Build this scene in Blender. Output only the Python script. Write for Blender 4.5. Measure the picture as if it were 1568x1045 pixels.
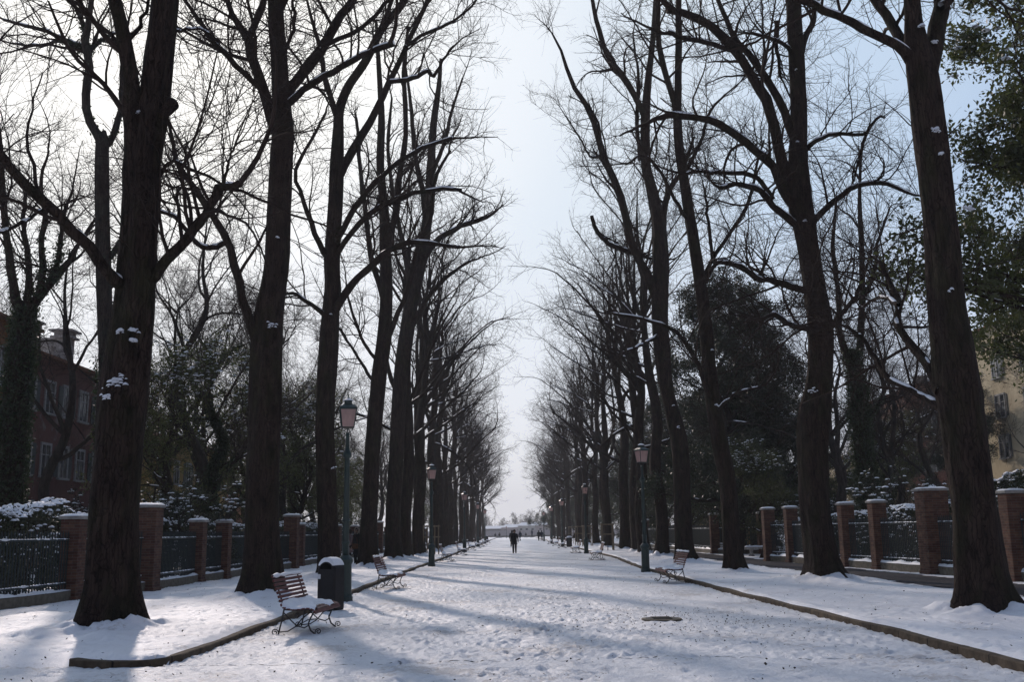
import bpy, bmesh, math, random
import numpy as np
from mathutils import Matrix, Vector

SC = bpy.context.scene
for o in list(bpy.data.objects):
    bpy.data.objects.remove(o)
COL = SC.collection
rad = math.radians

# ------------------------------------------------------------ camera
FPX, CW, CH = 1540.0, 1568.0, 1045.0
CAMZ, PITCH, YAW, ROLL = 1.6, 10.75, -0.1, -0.8
RM = (Matrix.Rotation(rad(YAW), 3, 'Z') @ Matrix.Rotation(rad(90 + PITCH), 3, 'X') @ Matrix.Rotation(rad(ROLL), 3, 'Z'))
camd = bpy.data.cameras.new('camera')
cam = bpy.data.objects.new('camera', camd)
COL.objects.link(cam)
cam.matrix_world = Matrix.Translation((0, 0, CAMZ)) @ RM.to_4x4()
camd.sensor_width = 36.0
camd.lens = FPX / CW * 36.0
camd.clip_start = 0.1
camd.clip_end = 6000
SC.camera = cam

def ray(px, py):
    return RM @ Vector(((px - CW / 2) / FPX, -(py - CH / 2) / FPX, -1.0))
def P(px, py, D):
    """world point seen at photo pixel (px,py) and lying at distance D down the avenue"""
    d = ray(px, py); k = D / d.y
    return Vector((d.x * k, D, CAMZ + d.z * k))
def G(px, py, z=0.0):
    """point of the horizontal plane z seen at the photo pixel"""
    d = ray(px, py); k = (z - CAMZ) / d.z
    return Vector((d.x * k, d.y * k, z))

# ------------------------------------------------------------ sun and sky
SUN = ray(246, -14).normalized()          # the low winter sun, just behind the first trunk
elev = math.asin(SUN.z); azim = math.atan2(SUN.x, SUN.y)
sl = bpy.data.lights.new('sun', 'SUN'); sl.energy = 2.7; sl.angle = rad(1.8); sl.color = (1.0, 0.86, 0.78)
so = bpy.data.objects.new('sun', sl); COL.objects.link(so)
so.rotation_euler = SUN.to_track_quat('Z', 'Y').to_euler()
so.location = (-20, 40, 40)

W = bpy.data.worlds.new('World'); SC.world = W; W.use_nodes = True
nt = W.node_tree; nt.nodes.clear()
def N(t, **k):
    n = nt.nodes.new(t)
    for a, b in k.items(): setattr(n, a, b)
    return n
out = N('ShaderNodeOutputWorld'); bg = N('ShaderNodeBackground'); sky = N('ShaderNodeTexSky')
sky.sky_type = 'NISHITA'; sky.sun_disc = False; sky.sun_elevation = elev; sky.sun_rotation = azim
sky.dust_density = 2.0; sky.air_density = 1.0; sky.ozone_density = 2.0
tc = N('ShaderNodeTexCoord')
dot = N('ShaderNodeVectorMath', operation='DOT_PRODUCT'); dot.inputs[1].default_value = SUN
nt.links.new(tc.outputs['Generated'], dot.inputs[0])
# thin high cloud veil: brighter towards the sun, patchy
mx = N('ShaderNodeMapRange'); mx.inputs['From Min'].default_value = -1; nt.links.new(dot.outputs['Value'], mx.inputs['Value'])
veil = N('ShaderNodeValToRGB'); vr = veil.color_ramp; vr.interpolation = 'EASE'
VE = [(0.0, (.04, .06, .13)), (.50, (.11, .145, .25)), (.74, (.30, .41, .62)), (.84, (.44, .58, .79)), (.90, (.56, .69, .86)), (.955, (.74, .82, .91)), (.975, (.85, .90, .96)), (.996, (1.1, 1.1, 1.08))]
while len(vr.elements) < len(VE): vr.elements.new(.5)
for e_, (p_, c_) in zip(vr.elements, VE): e_.position = p_; e_.color = (*c_, 1)
nt.links.new(mx.outputs[0], veil.inputs[0])
vs_ = N('ShaderNodeVectorMath', operation='SCALE'); vs_.inputs['Scale'].default_value = 11.5; nt.links.new(veil.outputs[0], vs_.inputs[0])
mp = N('ShaderNodeMapping'); mp.inputs['Scale'].default_value = (1.0, 1.0, 3.0)
nz = N('ShaderNodeTexNoise'); nz.inputs['Scale'].default_value = 2.2; nz.inputs['Detail'].default_value = 5
nt.links.new(tc.outputs['Generated'], mp.inputs[0]); nt.links.new(mp.outputs[0], nz.inputs['Vector'])
mr = N('ShaderNodeMapRange'); mr.inputs['From Min'].default_value = .3; mr.inputs['From Max'].default_value = .7
mr.inputs['To Min'].default_value = .92; mr.inputs['To Max'].default_value = .97
nt.links.new(nz.outputs['Fac'], mr.inputs['Value'])
mixs = N('ShaderNodeMix', data_type='RGBA')
nt.links.new(mr.outputs[0], mixs.inputs['Factor'])
nt.links.new(sky.outputs[0], mixs.inputs['A']); sp_ = N('ShaderNodeSeparateXYZ'); nt.links.new(tc.outputs['Generated'], sp_.inputs[0])
lw = N('ShaderNodeMapRange'); lw.inputs['From Min'].default_value = 0; lw.inputs['From Max'].default_value = .30; lw.inputs['To Min'].default_value = .75; lw.inputs['To Max'].default_value = 0
nt.links.new(sp_.outputs[2], lw.inputs['Value'])
low_ = N('ShaderNodeMix', data_type='RGBA'); low_.inputs['B'].default_value = (11.6, 11.2, 11.5, 1)   # pinkish mist low over the lagoon
nt.links.new(lw.outputs[0], low_.inputs['Factor']); nt.links.new(vs_.outputs[0], low_.inputs['A'])
nt.links.new(low_.outputs['Result'], mixs.inputs['B'])
nt.links.new(mixs.outputs['Result'], bg.inputs['Color']); bg.inputs['Strength'].default_value = 0.10
nt.links.new(bg.outputs[0], out.inputs[0])

SC.view_settings.view_transform = 'Standard'; SC.view_settings.look = 'None'
SC.view_settings.exposure = -0.12; SC.view_settings.gamma = 1.0
SC.render.engine = 'CYCLES'
SC.cycles.max_bounces = 5; SC.cycles.diffuse_bounces = 3; SC.cycles.glossy_bounces = 2
SC.cycles.transparent_max_bounces = 6; SC.cycles.volume_bounces = 0

# ------------------------------------------------------------ materials
MATS = {}
class MB:
    def __init__(s, name, rough=.7, spec=.3, metal=0.0):
        m = bpy.data.materials.new(name); m.use_nodes = True; s.m = m; s.t = m.node_tree
        s.b = s.t.nodes['Principled BSDF']; s.b.inputs['Roughness'].default_value = rough
        s.b.inputs['Specular IOR Level'].default_value = spec; s.b.inputs['Metallic'].default_value = metal
        MATS[name] = m; s.co = None
    def n(s, t, **k):
        n = s.t.nodes.new(t)
        for a, b in k.items(): setattr(n, a, b)
        return n
    def l(s, a, b): s.t.links.new(a, b)
    def coord(s, scale=(1, 1, 1), kind='Object'):
        c = s.n('ShaderNodeTexCoord'); m = s.n('ShaderNodeMapping'); m.inputs['Scale'].default_value = scale
        s.l(c.outputs[kind], m.inputs[0]); return m.outputs[0]
    def world(s, scale=(1, 1, 1)):
        c = s.n('ShaderNodeNewGeometry'); m = s.n('ShaderNodeMapping'); m.inputs['Scale'].default_value = scale
        s.l(c.outputs['Position'], m.inputs[0]); return m.outputs[0]
    def noise(s, vec, scale, detail=4, rough=.55):
        n = s.n('ShaderNodeTexNoise'); n.inputs['Scale'].default_value = scale; n.inputs['Detail'].default_value = detail
        n.inputs['Roughness'].default_value = rough; s.l(vec, n.inputs['Vector']); return n.outputs['Fac']
    def ramp(s, fac, stops):
        r = s.n('ShaderNodeValToRGB'); e = r.color_ramp.elements
        while len(e) < len(stops): e.new(0.5)
        for i, (p, c) in enumerate(stops):
            e[i].position = p; e[i].color = (*c, 1) if len(c) == 3 else c
        s.l(fac, r.inputs[0]); return r.outputs[0]
    def base(s, sock): s.l(sock, s.b.inputs['Base Color'])
    def bump(s, fac, strength, dist):
        b = s.n('ShaderNodeBump'); b.inputs['Strength'].default_value = strength; b.inputs['Distance'].default_value = dist
        s.l(fac, b.inputs['Height']); s.l(b.outputs[0], s.b.inputs['Normal']); return b

def simple(name, c1, c2, scale=6, rough=.7, spec=.3, metal=0, bump=0.0, dist=.01, stretch=(1, 1, 1), kind='Object', lo=.3, hi=.7):
    m = MB(name, rough, spec, metal); v = m.coord(stretch, kind) if kind != 'World' else m.world(stretch)
    f = m.noise(v, scale, 5); m.base(m.ramp(f, [(lo, c1), (hi, c2)]))
    if bump: m.bump(f, bump, dist)
    return m.m

# bark: vertical ridges, mossy tone
def bark(name, c1, c2, c3):
    m = MB(name, .92, .12); v = m.coord((1, 1, .13))
    a = m.noise(v, 24, 6, .65); b = m.noise(m.coord((1, 1, .45)), 2.2, 5, .6); d = m.noise(m.coord((1, 1, .3)), 7, 4)
    vo = m.n('ShaderNodeTexVoronoi', feature='DISTANCE_TO_EDGE'); vo.inputs['Scale'].default_value = 15
    wv = m.n('ShaderNodeVectorMath', operation='ADD'); m.l(m.coord((1.2, 1.2, .11)), wv.inputs[0])
    nn = m.n('ShaderNodeTexNoise'); nn.inputs['Scale'].default_value = 5; m.l(m.coord(), nn.inputs['Vector'])
    sc = m.n('ShaderNodeVectorMath', operation='SCALE'); sc.inputs['Scale'].default_value = .12; m.l(nn.outputs['Color'], sc.inputs[0]); m.l(sc.outputs[0], wv.inputs[1]); m.l(wv.outputs[0], vo.inputs['Vector'])
    crack = m.n('ShaderNodeMapRange'); crack.inputs['From Max'].default_value = .10; crack.inputs['To Min'].default_value = .45; crack.inputs['To Max'].default_value = .85; m.l(vo.outputs['Distance'], crack.inputs['Value'])
    hsum = m.n('ShaderNodeMath', operation='MULTIPLY_ADD'); hsum.inputs[1].default_value = .9; m.l(a, hsum.inputs[0]); m.l(crack.outputs[0], hsum.inputs[2])
    hm = m.n('ShaderNodeMapRange'); hm.inputs['From Min'].default_value = .6; hm.inputs['From Max'].default_value = 1.5; m.l(hsum.outputs[0], hm.inputs['Value'])
    mixn = m.n('ShaderNodeMix', data_type='RGBA'); m.l(m.ramp(hm.outputs[0], [(.25, c1), (.80, c2)]), mixn.inputs['A'])
    mixn.inputs['B'].default_value = (*c3, 1)
    mm = m.n('ShaderNodeMath', operation='MULTIPLY'); mm.inputs[1].default_value = .7
    m.l(m.ramp(b, [(.47, (0, 0, 0)), (.62, (1, 1, 1))]), mm.inputs[0]); m.l(mm.outputs[0], mixn.inputs['Factor'])
    mul = m.n('ShaderNodeMix', data_type='RGBA', blend_type='MULTIPLY'); mul.inputs['Factor'].default_value = 1
    m.l(mixn.outputs['Result'], mul.inputs['A']); m.l(m.ramp(d, [(.3, (.6, .6, .6)), (.7, (1.5, 1.45, 1.4))]), mul.inputs['B'])
    m.base(mul.outputs['Result']); m.bump(hsum.outputs[0], 1.0, .04); return m.m
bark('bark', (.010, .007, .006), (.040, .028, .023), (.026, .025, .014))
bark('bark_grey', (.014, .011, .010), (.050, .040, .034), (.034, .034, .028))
simple('twig', (.022, .015, .012), (.046, .033, .027), 3, .9, .1)
simple('ivy_leaf', (.010, .016, .007), (.032, .042, .015), 4, .5, .35)
simple('evergreen_leaf', (.012, .017, .009), (.036, .043, .020), 3, .45, .4)
simple('olive_leaf', (.022, .028, .010), (.065, .07, .024), 2, .5, .35)
simple('dry_leaf', (.10, .065, .015), (.26, .17, .03), 3, .7, .2)
simple('hedge_leaf', (.02, .03, .012), (.07, .07, .03), 5, .6, .3)

m = MB('snow', .55, .35); v = m.coord()
m.base(m.ramp(m.noise(v, 8, 4), [(.3, (.78, .80, .84)), (.7, (.86, .87, .89))])); m.bump(m.noise(v, 30, 5, .6), .35, .02)
m.b.inputs['Subsurface Weight'].default_value = 0
m = MB('snow_ground', .5, .4); v = m.world()
f1 = m.noise(v, 1.1, 5, .6); f2 = m.noise(v, 16, 5, .65)
add = m.n('ShaderNodeMath', operation='MULTIPLY_ADD'); add.inputs[1].default_value = .55
m.l(f2, add.inputs[0]); m.l(f1, add.inputs[2])
m.base(m.ramp(add.outputs[0], [(.60, (.85, .86, .89)), (.90, (.80, .80, .83)), (1.0, (.60, .57, .56))]))
f3 = m.noise(v, 34, 6, .7); m.bump(f3, .6, .035)
m = MB('trodden_snow', .5, .45); v = m.world()
f1 = m.noise(v, .55, 5, .6); f2 = m.noise(v, 11, 6, .7)
add = m.n('ShaderNodeMath', operation='MULTIPLY_ADD'); add.inputs[1].default_value = .7
m.l(f2, add.inputs[0]); m.l(f1, add.inputs[2])
m.base(m.ramp(add.outputs[0], [(.70, (.84, .85, .88)), (.92, (.76, .77, .80)), (1.0, (.58, .56, .56))]))
f3 = m.noise(v, 24, 7, .7); m.bump(f3, .8, .05)

simple('asphalt', (.028, .026, .028), (.085, .08, .085), 7, .95, .08, bump=.3, dist=.006, kind='World')
m = MB('kerb_stone', .88, .2); v = m.world(); sy = m.n('ShaderNodeSeparateXYZ'); m.l(v, sy.inputs[0])
fr = m.n('ShaderNodeMath', operation='FRACT'); ad_ = m.n('ShaderNodeMath', operation='ADD'); m.l(sy.outputs[0], ad_.inputs[0]); m.l(sy.outputs[1], ad_.inputs[1]); m.l(ad_.outputs[0], fr.inputs[0]); gt = m.n('ShaderNodeMath', operation='GREATER_THAN'); gt.inputs[1].default_value = .03; m.l(fr.outputs[0], gt.inputs[0])
mj = m.n('ShaderNodeMix', data_type='RGBA'); mj.inputs['A'].default_value = (.015, .012, .01, 1); m.l(gt.outputs[0], mj.inputs['Factor'])
m.l(m.ramp(m.noise(v, 4, 6, .7), [(.3, (.035, .026, .019)), (.62, (.11, .082, .055)), (.75, (.17, .15, .10))]), mj.inputs['B']); m.base(mj.outputs['Result']); m.bump(m.noise(v, 22, 5), .6, .012)
simple('stone', (.20, .19, .18), (.38, .36, .33), 9, .8, .2, bump=.3, dist=.006)
simple('stone_dark', (.09, .08, .06), (.19, .165, .13), 7, .85, .2, bump=.3, dist=.006)
simple('green_paint', (.004, .016, .014), (.012, .034, .029), 9, .38, .5)
simple('fence_paint', (.008, .014, .014), (.02, .032, .032), 12, .5, .4)
simple('black_iron', (.008, .008, .009), (.03, .027, .026), 14, .5, .5)
simple('red_wood', (.05, .010, .009), (.16, .035, .028), 5, .5, .4, stretch=(6, 1, 6), bump=.2, dist=.004)
simple('bin_paint', (.006, .005, .006), (.014, .012, .014), 8, .55, .3)
simple('dark_hole', (.002, .002, .002), (.005, .005, .005), 3, .9, .05)
simple('sticker', (.55, .56, .58), (.75, .76, .78), 60, .5, .3)
simple('pale_wood', (.11, .09, .06), (.24, .19, .13), 5, .8, .2, stretch=(4, 4, .6))
simple('roof_tile', (.10, .045, .03), (.22, .10, .06), 9, .9, .1, bump=.6, dist=.03)
simple('chimney_plaster', (.20, .18, .17), (.40, .37, .34), 5, .9, .1)
simple('window_white', (.20, .20, .20), (.32, .32, .31), 6, .6, .3)
simple('shutter', (.02, .03, .03), (.05, .06, .06), 6, .6, .3)
m = MB('window_glass', .08, .6); m.base(m.ramp(m.noise(m.coord(), 1.5), [(.3, (.015, .02, .025)), (.7, (.05, .06, .07))]))
def plaster(name, c1, c2, c3):
    m = MB(name, .9, .15); v = m.coord((1, 1, .5))
    a = m.noise(v, .9, 7, .62); b = m.noise(m.coord(), .45, 5, .7)
    mixn = m.n('ShaderNodeMix', data_type='RGBA'); m.l(m.ramp(a, [(.3, c1), (.65, c2)]), mixn.inputs['A'])
    mixn.inputs['B'].default_value = (*c3, 1); m.l(m.ramp(b, [(.56, (0, 0, 0)), (.62, (1, 1, 1))]), mixn.inputs['Factor'])
    m.base(mixn.outputs['Result']); m.bump(m.noise(m.coord(), 12, 5), .3, .01); return m.m
plaster('plaster_red', (.075, .032, .029), (.14, .068, .06), (.18, .15, .14))
plaster('plaster_orange', (.15, .06, .022), (.22, .10, .04), (.16, .09, .055))
plaster('plaster_yellow', (.22, .15, .05), (.32, .22, .085), (.24, .18, .11))
plaster('plaster_ochre', (.44, .36, .235), (.58, .49, .33), (.36, .32, .24))
plaster('plaster_pink', (.32, .16, .12), (.45, .26, .20), (.40, .32, .28))
def bricks(name, c1, c2, mortar, sc=1.0):
    m = MB(name, .85, .2); c = m.n('ShaderNodeTexCoord')
    sep = m.n('ShaderNodeSeparateXYZ'); m.l(c.outputs['Object'], sep.inputs[0])
    s = m.n('ShaderNodeMath', operation='ADD'); m.l(sep.outputs[0], s.inputs[0]); m.l(sep.outputs[1], s.inputs[1])
    comb = m.n('ShaderNodeCombineXYZ'); m.l(s.outputs[0], comb.inputs[0]); m.l(sep.outputs[2], comb.inputs[1])
    b = m.n('ShaderNodeTexBrick'); m.l(comb.outputs[0], b.inputs['Vector'])
    b.inputs['Scale'].default_value = 1; b.inputs['Brick Width'].default_value = .25 * sc; b.inputs['Row Height'].default_value = .07 * sc
    b.inputs['Mortar Size'].default_value = .006 * sc; b.inputs['Bias'].default_value = -.1
    b.inputs['Color1'].default_value = (*c1, 1); b.inputs['Color2'].default_value = (*c2, 1); b.inputs['Mortar'].default_value = (*mortar, 1)
    mixn = m.n('ShaderNodeMix', data_type='RGBA', blend_type='MULTIPLY'); mixn.inputs['Factor'].default_value = 1
    m.l(b.outputs['Color'], mixn.inputs['A'])
    m.l(m.ramp(m.noise(m.coord(), 5, 5), [(.25, (.55, .55, .55)), (.7, (1.25, 1.2, 1.15))]), mixn.inputs['B'])
    m.base(mixn.outputs['Result'])
    bp = m.bump(b.outputs['Fac'], .5, .008); bp.invert = True
    return m.m
bricks('brick', (.082, .036, .028), (.155, .085, .055), (.12, .10, .085))
bricks('brick_pale', (.36, .20, .11), (.24, .10, .06), (.26, .22, .18))
bricks('brick_house', (.12, .05, .035), (.17, .08, .055), (.11, .08, .07), 1.5)

m = MB('lamp_glass', .35, .5); m.b.inputs['Base Color'].default_value = (.55, .44, .42, 1)
tr = m.n('ShaderNodeBsdfTranslucent'); tr.inputs['Color'].default_value = (.62, .46, .43, 1)
ms = m.n('ShaderNodeMixShader'); ms.inputs[0].default_value = .6
m.l(m.b.outputs[0], ms.inputs[1]); m.l(tr.outputs[0], ms.inputs[2])
m.l(m.ramp(m.noise(m.coord((1, 1, .4)), 14, 4), [(.3, (.46, .33, .31)), (.7, (.75, .56, .52))]), m.b.inputs['Base Color'])
m.l(ms.outputs[0], m.t.nodes['Material Output'].inputs[0])
for nm, c in (('cloth_black', (.012, .012, .014)), ('cloth_brown', (.035, .025, .018)), ('cloth_navy', (.012, .018, .035)), ('cloth_mauve', (.17, .115, .11)),
              ('skin', (.42, .26, .19)), ('hair_dark', (.02, .013, .009)), ('fur', (.40, .34, .28)), ('leather', (.10, .045, .02)), ('cloth_red', (.14, .02, .02)), ('cloth_grey', (.06, .06, .07))):
    simple(nm, tuple(x * .7 for x in c), tuple(x * 1.3 for x in c), 9, .85, .15)
m = MB('water', .18, .5); m.base(m.ramp(m.noise(m.world((.02, .1, 1)), 3, 4), [(.3, (.12, .16, .18)), (.7, (.2, .24, .26))])); m.bump(m.noise(m.world((.3, 1, 1)), 2, 4), .3, .1)
simple('island_wall', (.46, .41, .42), (.62, .55, .55), 3, .9, .1, kind='World')
simple('island_plaster', (.50, .52, .50), (.62, .62, .60), 3, .9, .1, kind='World')

# ------------------------------------------------------------ mesh helpers
def link(o, parent=None):
    COL.objects.link(o)
    if parent is not None: o.parent = parent
    return o
def mesh_obj(name, V, F, mat, parent=None, smooth=True):
    """V (n,3) array, F: list of int arrays (k,m) of equal-size faces, or list of tuples"""
    me = bpy.data.meshes.new(name)
    V = np.asarray(V, dtype=np.float32).reshape(-1, 3)
    if len(F) and isinstance(F[0], np.ndarray) and F[0].ndim == 2:
        loops = np.concatenate([f.ravel() for f in F]).astype(np.int32)
        sizes = np.concatenate([np.full(len(f), f.shape[1], np.int32) for f in F])
        starts = np.concatenate([[0], np.cumsum(sizes)[:-1]]).astype(np.int32)
        me.vertices.add(len(V)); me.vertices.foreach_set('co', V.ravel())
        me.loops.add(len(loops)); me.loops.foreach_set('vertex_index', loops)
        me.polygons.add(len(sizes)); me.polygons.foreach_set('loop_start', starts); me.polygons.foreach_set('loop_total', sizes)
        me.update(calc_edges=True)
    else:
        me.from_pydata([tuple(map(float, v)) for v in V], [], [tuple(map(int, f)) for f in F]); me.update()
    if smooth: me.polygons.foreach_set('use_smooth', np.ones(len(me.polygons), bool))
    me.materials.append(MATS[mat])
    return link(bpy.data.objects.new(name, me), parent)
def thing(name, label, cat, loc=(0, 0, 0), rz=0.0, group=None, scale=1.0):
    o = bpy.data.objects.new(name, None); COL.objects.link(o)
    o.location = loc; o.rotation_euler = (0, 0, rz); o.scale = (scale,) * 3; o.empty_display_size = .3
    o['label'] = label; o['category'] = cat
    if group: o['group'] = group
    return o
def copy_tree(o, parent=None):
    c = o.copy(); COL.objects.link(c)
    if parent is not None: c.parent = parent
    for ch in [x for x in o.children]: copy_tree(ch, c)
    return c
def dup(o, label, loc, rz=0.0, scale=None, group=None):
    c = copy_tree(o); c.location = loc; c.rotation_euler = (0, 0, rz)
    if scale is not None: c.scale = (scale,) * 3 if not isinstance(scale, tuple) else scale
    c['label'] = label
    if group: c['group'] = group
    return c
def structure(o): o['kind'] = 'structure'; return o

class Geo:
    """collects parts of one mesh"""
    def __init__(s): s.v = []; s.f = []; s.n = 0
    def add(s, V, F):
        s.v.extend(V); s.f.extend([tuple(i + s.n for i in f) for f in F]); s.n += len(V)
    def box(s, c, d, rot=None, bevel=0.0):
        x, y, z = d[0] / 2, d[1] / 2, d[2] / 2
        if bevel and min(x, y, z) > bevel:
            b = bevel; V = []; 
            for lz, i in ((-z, b), (-z + b, 0), (z - b, 0), (z, b)):
                X, Y = x - i, y - i
                k = b
                V += [(X - k, -Y, lz), (X, -Y + k, lz), (X, Y - k, lz), (X - k, Y, lz), (-X + k, Y, lz), (-X, Y - k, lz), (-X, -Y + k, lz), (-X + k, -Y, lz)]
            F = [tuple(range(7, -1, -1)), tuple(range(24, 32))]
            for r in range(3):
                for j in range(8):
                    a = r * 8 + j; bb = r * 8 + (j + 1) % 8; F.append((a, bb, bb + 8, a + 8))
        else:
            V = [(sx * x, sy * y, sz * z) for sz in (-1, 1) for sy in (-1, 1) for sx in (-1, 1)]
            F = [(0, 2, 3, 1), (4, 5, 7, 6), (0, 1, 5, 4), (2, 6, 7, 3), (0, 4, 6, 2), (1, 3, 7, 5)]
        if rot is not None: V = [tuple(rot @ Vector(v)) for v in V]
        s.add([(v[0] + c[0], v[1] + c[1], v[2] + c[2]) for v in V], F); return s
    def tube(s, pts, rr, sides=8, cap=True):
        pts = [Vector(p) for p in pts]
        if not hasattr(rr, '__len__'): rr = [rr] * len(pts)
        d = (pts[-1] - pts[0]); d = d.normalized() if d.length > 1e-6 else Vector((0, 0, 1))
        prev = None; V = []
        for i, p in enumerate(pts):
            t = (pts[min(i + 1, len(pts) - 1)] - pts[max(i - 1, 0)]).normalized()
            if prev is None: a = t.orthogonal().normalized()
            else:
                a = prev - t * prev.dot(t); a.normalize()
            prev = a; b = t.cross(a)
            for k in range(sides):
                th = 2 * math.pi * k / sides
                V.append(tuple(p + (a * math.cos(th) + b * math.sin(th)) * rr[i]))
        F = []
        for i in range(len(pts) - 1):
            for k in range(sides):
                k2 = (k + 1) % sides; F.append((i * sides + k, i * sides + k2, (i + 1) * sides + k2, (i + 1) * sides + k))
        if cap: F.append(tuple(range(sides - 1, -1, -1))); F.append(tuple(range((len(pts) - 1) * sides, len(pts) * sides)))
        s.add(V, F); return s
    def lathe(s, prof, sides=16, c=(0, 0), sx=1, sy=1, rot=0.0):
        V = []
        for r, z in prof:
            for k in range(sides):
                th = 2 * math.pi * k / sides + rot
                V.append((c[0] + r * math.cos(th) * sx, c[1] + r * math.sin(th) * sy, z))
        F = []
        for i in range(len(prof) - 1):
            for k in range(sides):
                k2 = (k + 1) % sides; F.append((i * sides + k, i * sides + k2, (i + 1) * sides + k2, (i + 1) * sides + k))
        F.append(tuple(range(sides - 1, -1, -1))); F.append(tuple(range((len(prof) - 1) * sides, len(prof) * sides)))
        s.add(V, F); return s
    def obj(s, name, mat, parent=None, smooth=False): return mesh_obj(name, s.v, s.f, mat, parent, smooth)

# value noise on arrays
_rt = np.random.RandomState(7).rand(256, 256).astype(np.float64)
def vn(x, y, s=0):
    x = np.asarray(x) + 17.3 * s; y = np.asarray(y) + 31.7 * s
    xi = np.floor(x).astype(int); yi = np.floor(y).astype(int); fx = x - xi; fy = y - yi
    fx = fx * fx * (3 - 2 * fx); fy = fy * fy * (3 - 2 * fy)
    a = _rt[xi % 256, yi % 256]; b = _rt[(xi + 1) % 256, yi % 256]; c = _rt[xi % 256, (yi + 1) % 256]; d = _rt[(xi + 1) % 256, (yi + 1) % 256]
    return (a * (1 - fx) + b * fx) * (1 - fy) + (c * (1 - fx) + d * fx) * fy - .5
def fbm(x, y, o=4, s=0):
    r = 0; a = 1
    for k in range(o): r = r + a * vn(x * 2 ** k, y * 2 ** k, s + k); a *= .5
    return r

# batches of tubes: pts (M,n,3), rad (M,n)
def tube_mesh(batches):
    Vs, Fs, off = [], [], 0
    for pts, rd, sides in batches:
        M, n, _ = pts.shape
        if M == 0: continue
        t = np.gradient(pts, axis=1); t /= np.linalg.norm(t, axis=2, keepdims=True) + 1e-9
        d = pts[:, -1] - pts[:, 0]; ax = np.argmin(np.abs(d), axis=1); ref = np.zeros((M, 3)); ref[np.arange(M), ax] = 1
        a = np.cross(t, ref[:, None, :]); a /= np.linalg.norm(a, axis=2, keepdims=True) + 1e-9
        b = np.cross(t, a)
        th = np.arange(sides) * 2 * np.pi / sides
        ring = a[:, :, None, :] * np.cos(th)[None, None, :, None] + b[:, :, None, :] * np.sin(th)[None, None, :, None]
        V = pts[:, :, None, :] + ring * (rd[:, :, None, None] if rd.ndim == 2 else rd[..., None])
        Vs.append(V.reshape(-1, 3))
        idx = np.arange(M * n * sides).reshape(M, n, sides) + off
        A = idx[:, :-1]; B = idx[:, 1:]
        q = np.stack([A, np.roll(A, -1, axis=2), np.roll(B, -1, axis=2), B], axis=-1).reshape(-1, 4)
        Fs.append(q)
        if sides > 4:
            Fs.append(None); Fs[-1] = idx[:, -1, :].reshape(-1, sides)
        off += M * n * sides
    return np.concatenate(Vs), Fs

def resample(pts, rr, n):
    pts = np.asarray(pts, float); rr = np.asarray(rr, float)
    m = len(pts)
    if m < 3:
        u = np.linspace(0, 1, n)[:, None]; return pts[0] * (1 - u) + pts[-1] * u, rr[0] * (1 - u[:, 0]) + rr[-1] * u[:, 0]
    L = np.concatenate([[0], np.cumsum(np.linalg.norm(np.diff(pts, axis=0), axis=1))]); L /= L[-1]
    u = np.linspace(0, 1, n); ext = np.vstack([2 * pts[0] - pts[1], pts, 2 * pts[-1] - pts[-2]])
    outp = np.zeros((n, 3))
    for i, x in enumerate(u):
        k = min(max(int(np.searchsorted(L, x, 'right') - 1), 0), m - 2)
        f = (x - L[k]) / max(L[k + 1] - L[k], 1e-9)
        p0, p1, p2, p3 = ext[k:k + 4]
        outp[i] = .5 * ((2 * p1) + (-p0 + p2) * f + (2 * p0 - 5 * p1 + 4 * p2 - p3) * f * f + (-p0 + 3 * p1 - 3 * p2 + p3) * f ** 3)
    return outp, np.interp(u, L, rr)

def children(rng, pts, rd, K, t0, t1, ang, length, rfac, n, wob, trop, rmin=.002, out_bias=None, tipr=.3, updir=0.0):
    """K side shoots on every branch of a batch"""
    M, m, _ = pts.shape
    if M == 0: return np.zeros((0, n, 3)), np.zeros((0, n))
    t = rng.uniform(t0, t1, (M, K)) * (m - 1); i = np.minimum(t.astype(int), m - 2); f = t - i
    ar = np.arange(M)[:, None]
    p = pts[ar, i] * (1 - f)[..., None] + pts[ar, i + 1] * f[..., None]
    r = rd[ar, i] * (1 - f) + rd[ar, i + 1] * f
    tan = pts[ar, i + 1] - pts[ar, i]; tan /= np.linalg.norm(tan, axis=2, keepdims=True) + 1e-9
    rv = rng.normal(size=(M, K, 3)); rv[..., 2] += updir
    if out_bias is not None: rv += np.asarray(out_bias)
    perp = rv - (rv * tan).sum(2, keepdims=True) * tan; perp /= np.linalg.norm(perp, axis=2, keepdims=True) + 1e-9
    a = np.radians(rng.uniform(ang[0], ang[1], (M, K)))[..., None]
    d = np.cos(a) * tan + np.sin(a) * perp
    L = rng.uniform(length[0], length[1], (M, K)) * (1.15 - .55 * t / (m - 1))
    r0 = np.maximum(np.minimum(r * rfac, rng.uniform(.75, 1.0, (M, K)) * r), rmin)
    p = p.reshape(-1, 3); d = d.reshape(-1, 3); L = L.reshape(-1); r0 = r0.reshape(-1); Q = len(p)
    out = np.zeros((Q, n, 3)); out[:, 0] = p; dd = d.copy(); bend = rng.normal(size=(Q, 3)) * wob * .6
    for k in range(1, n):
        dd = dd + rng.normal(size=(Q, 3)) * wob + bend; dd[:, 2] += trop
        dd /= np.linalg.norm(dd, axis=1, keepdims=True); out[:, k] = out[:, k - 1] + dd * (L / (n - 1))[:, None]
    taper = np.linspace(1, tipr, n)
    return out, np.maximum(r0[:, None] * taper[None], rmin * .7)

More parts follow.
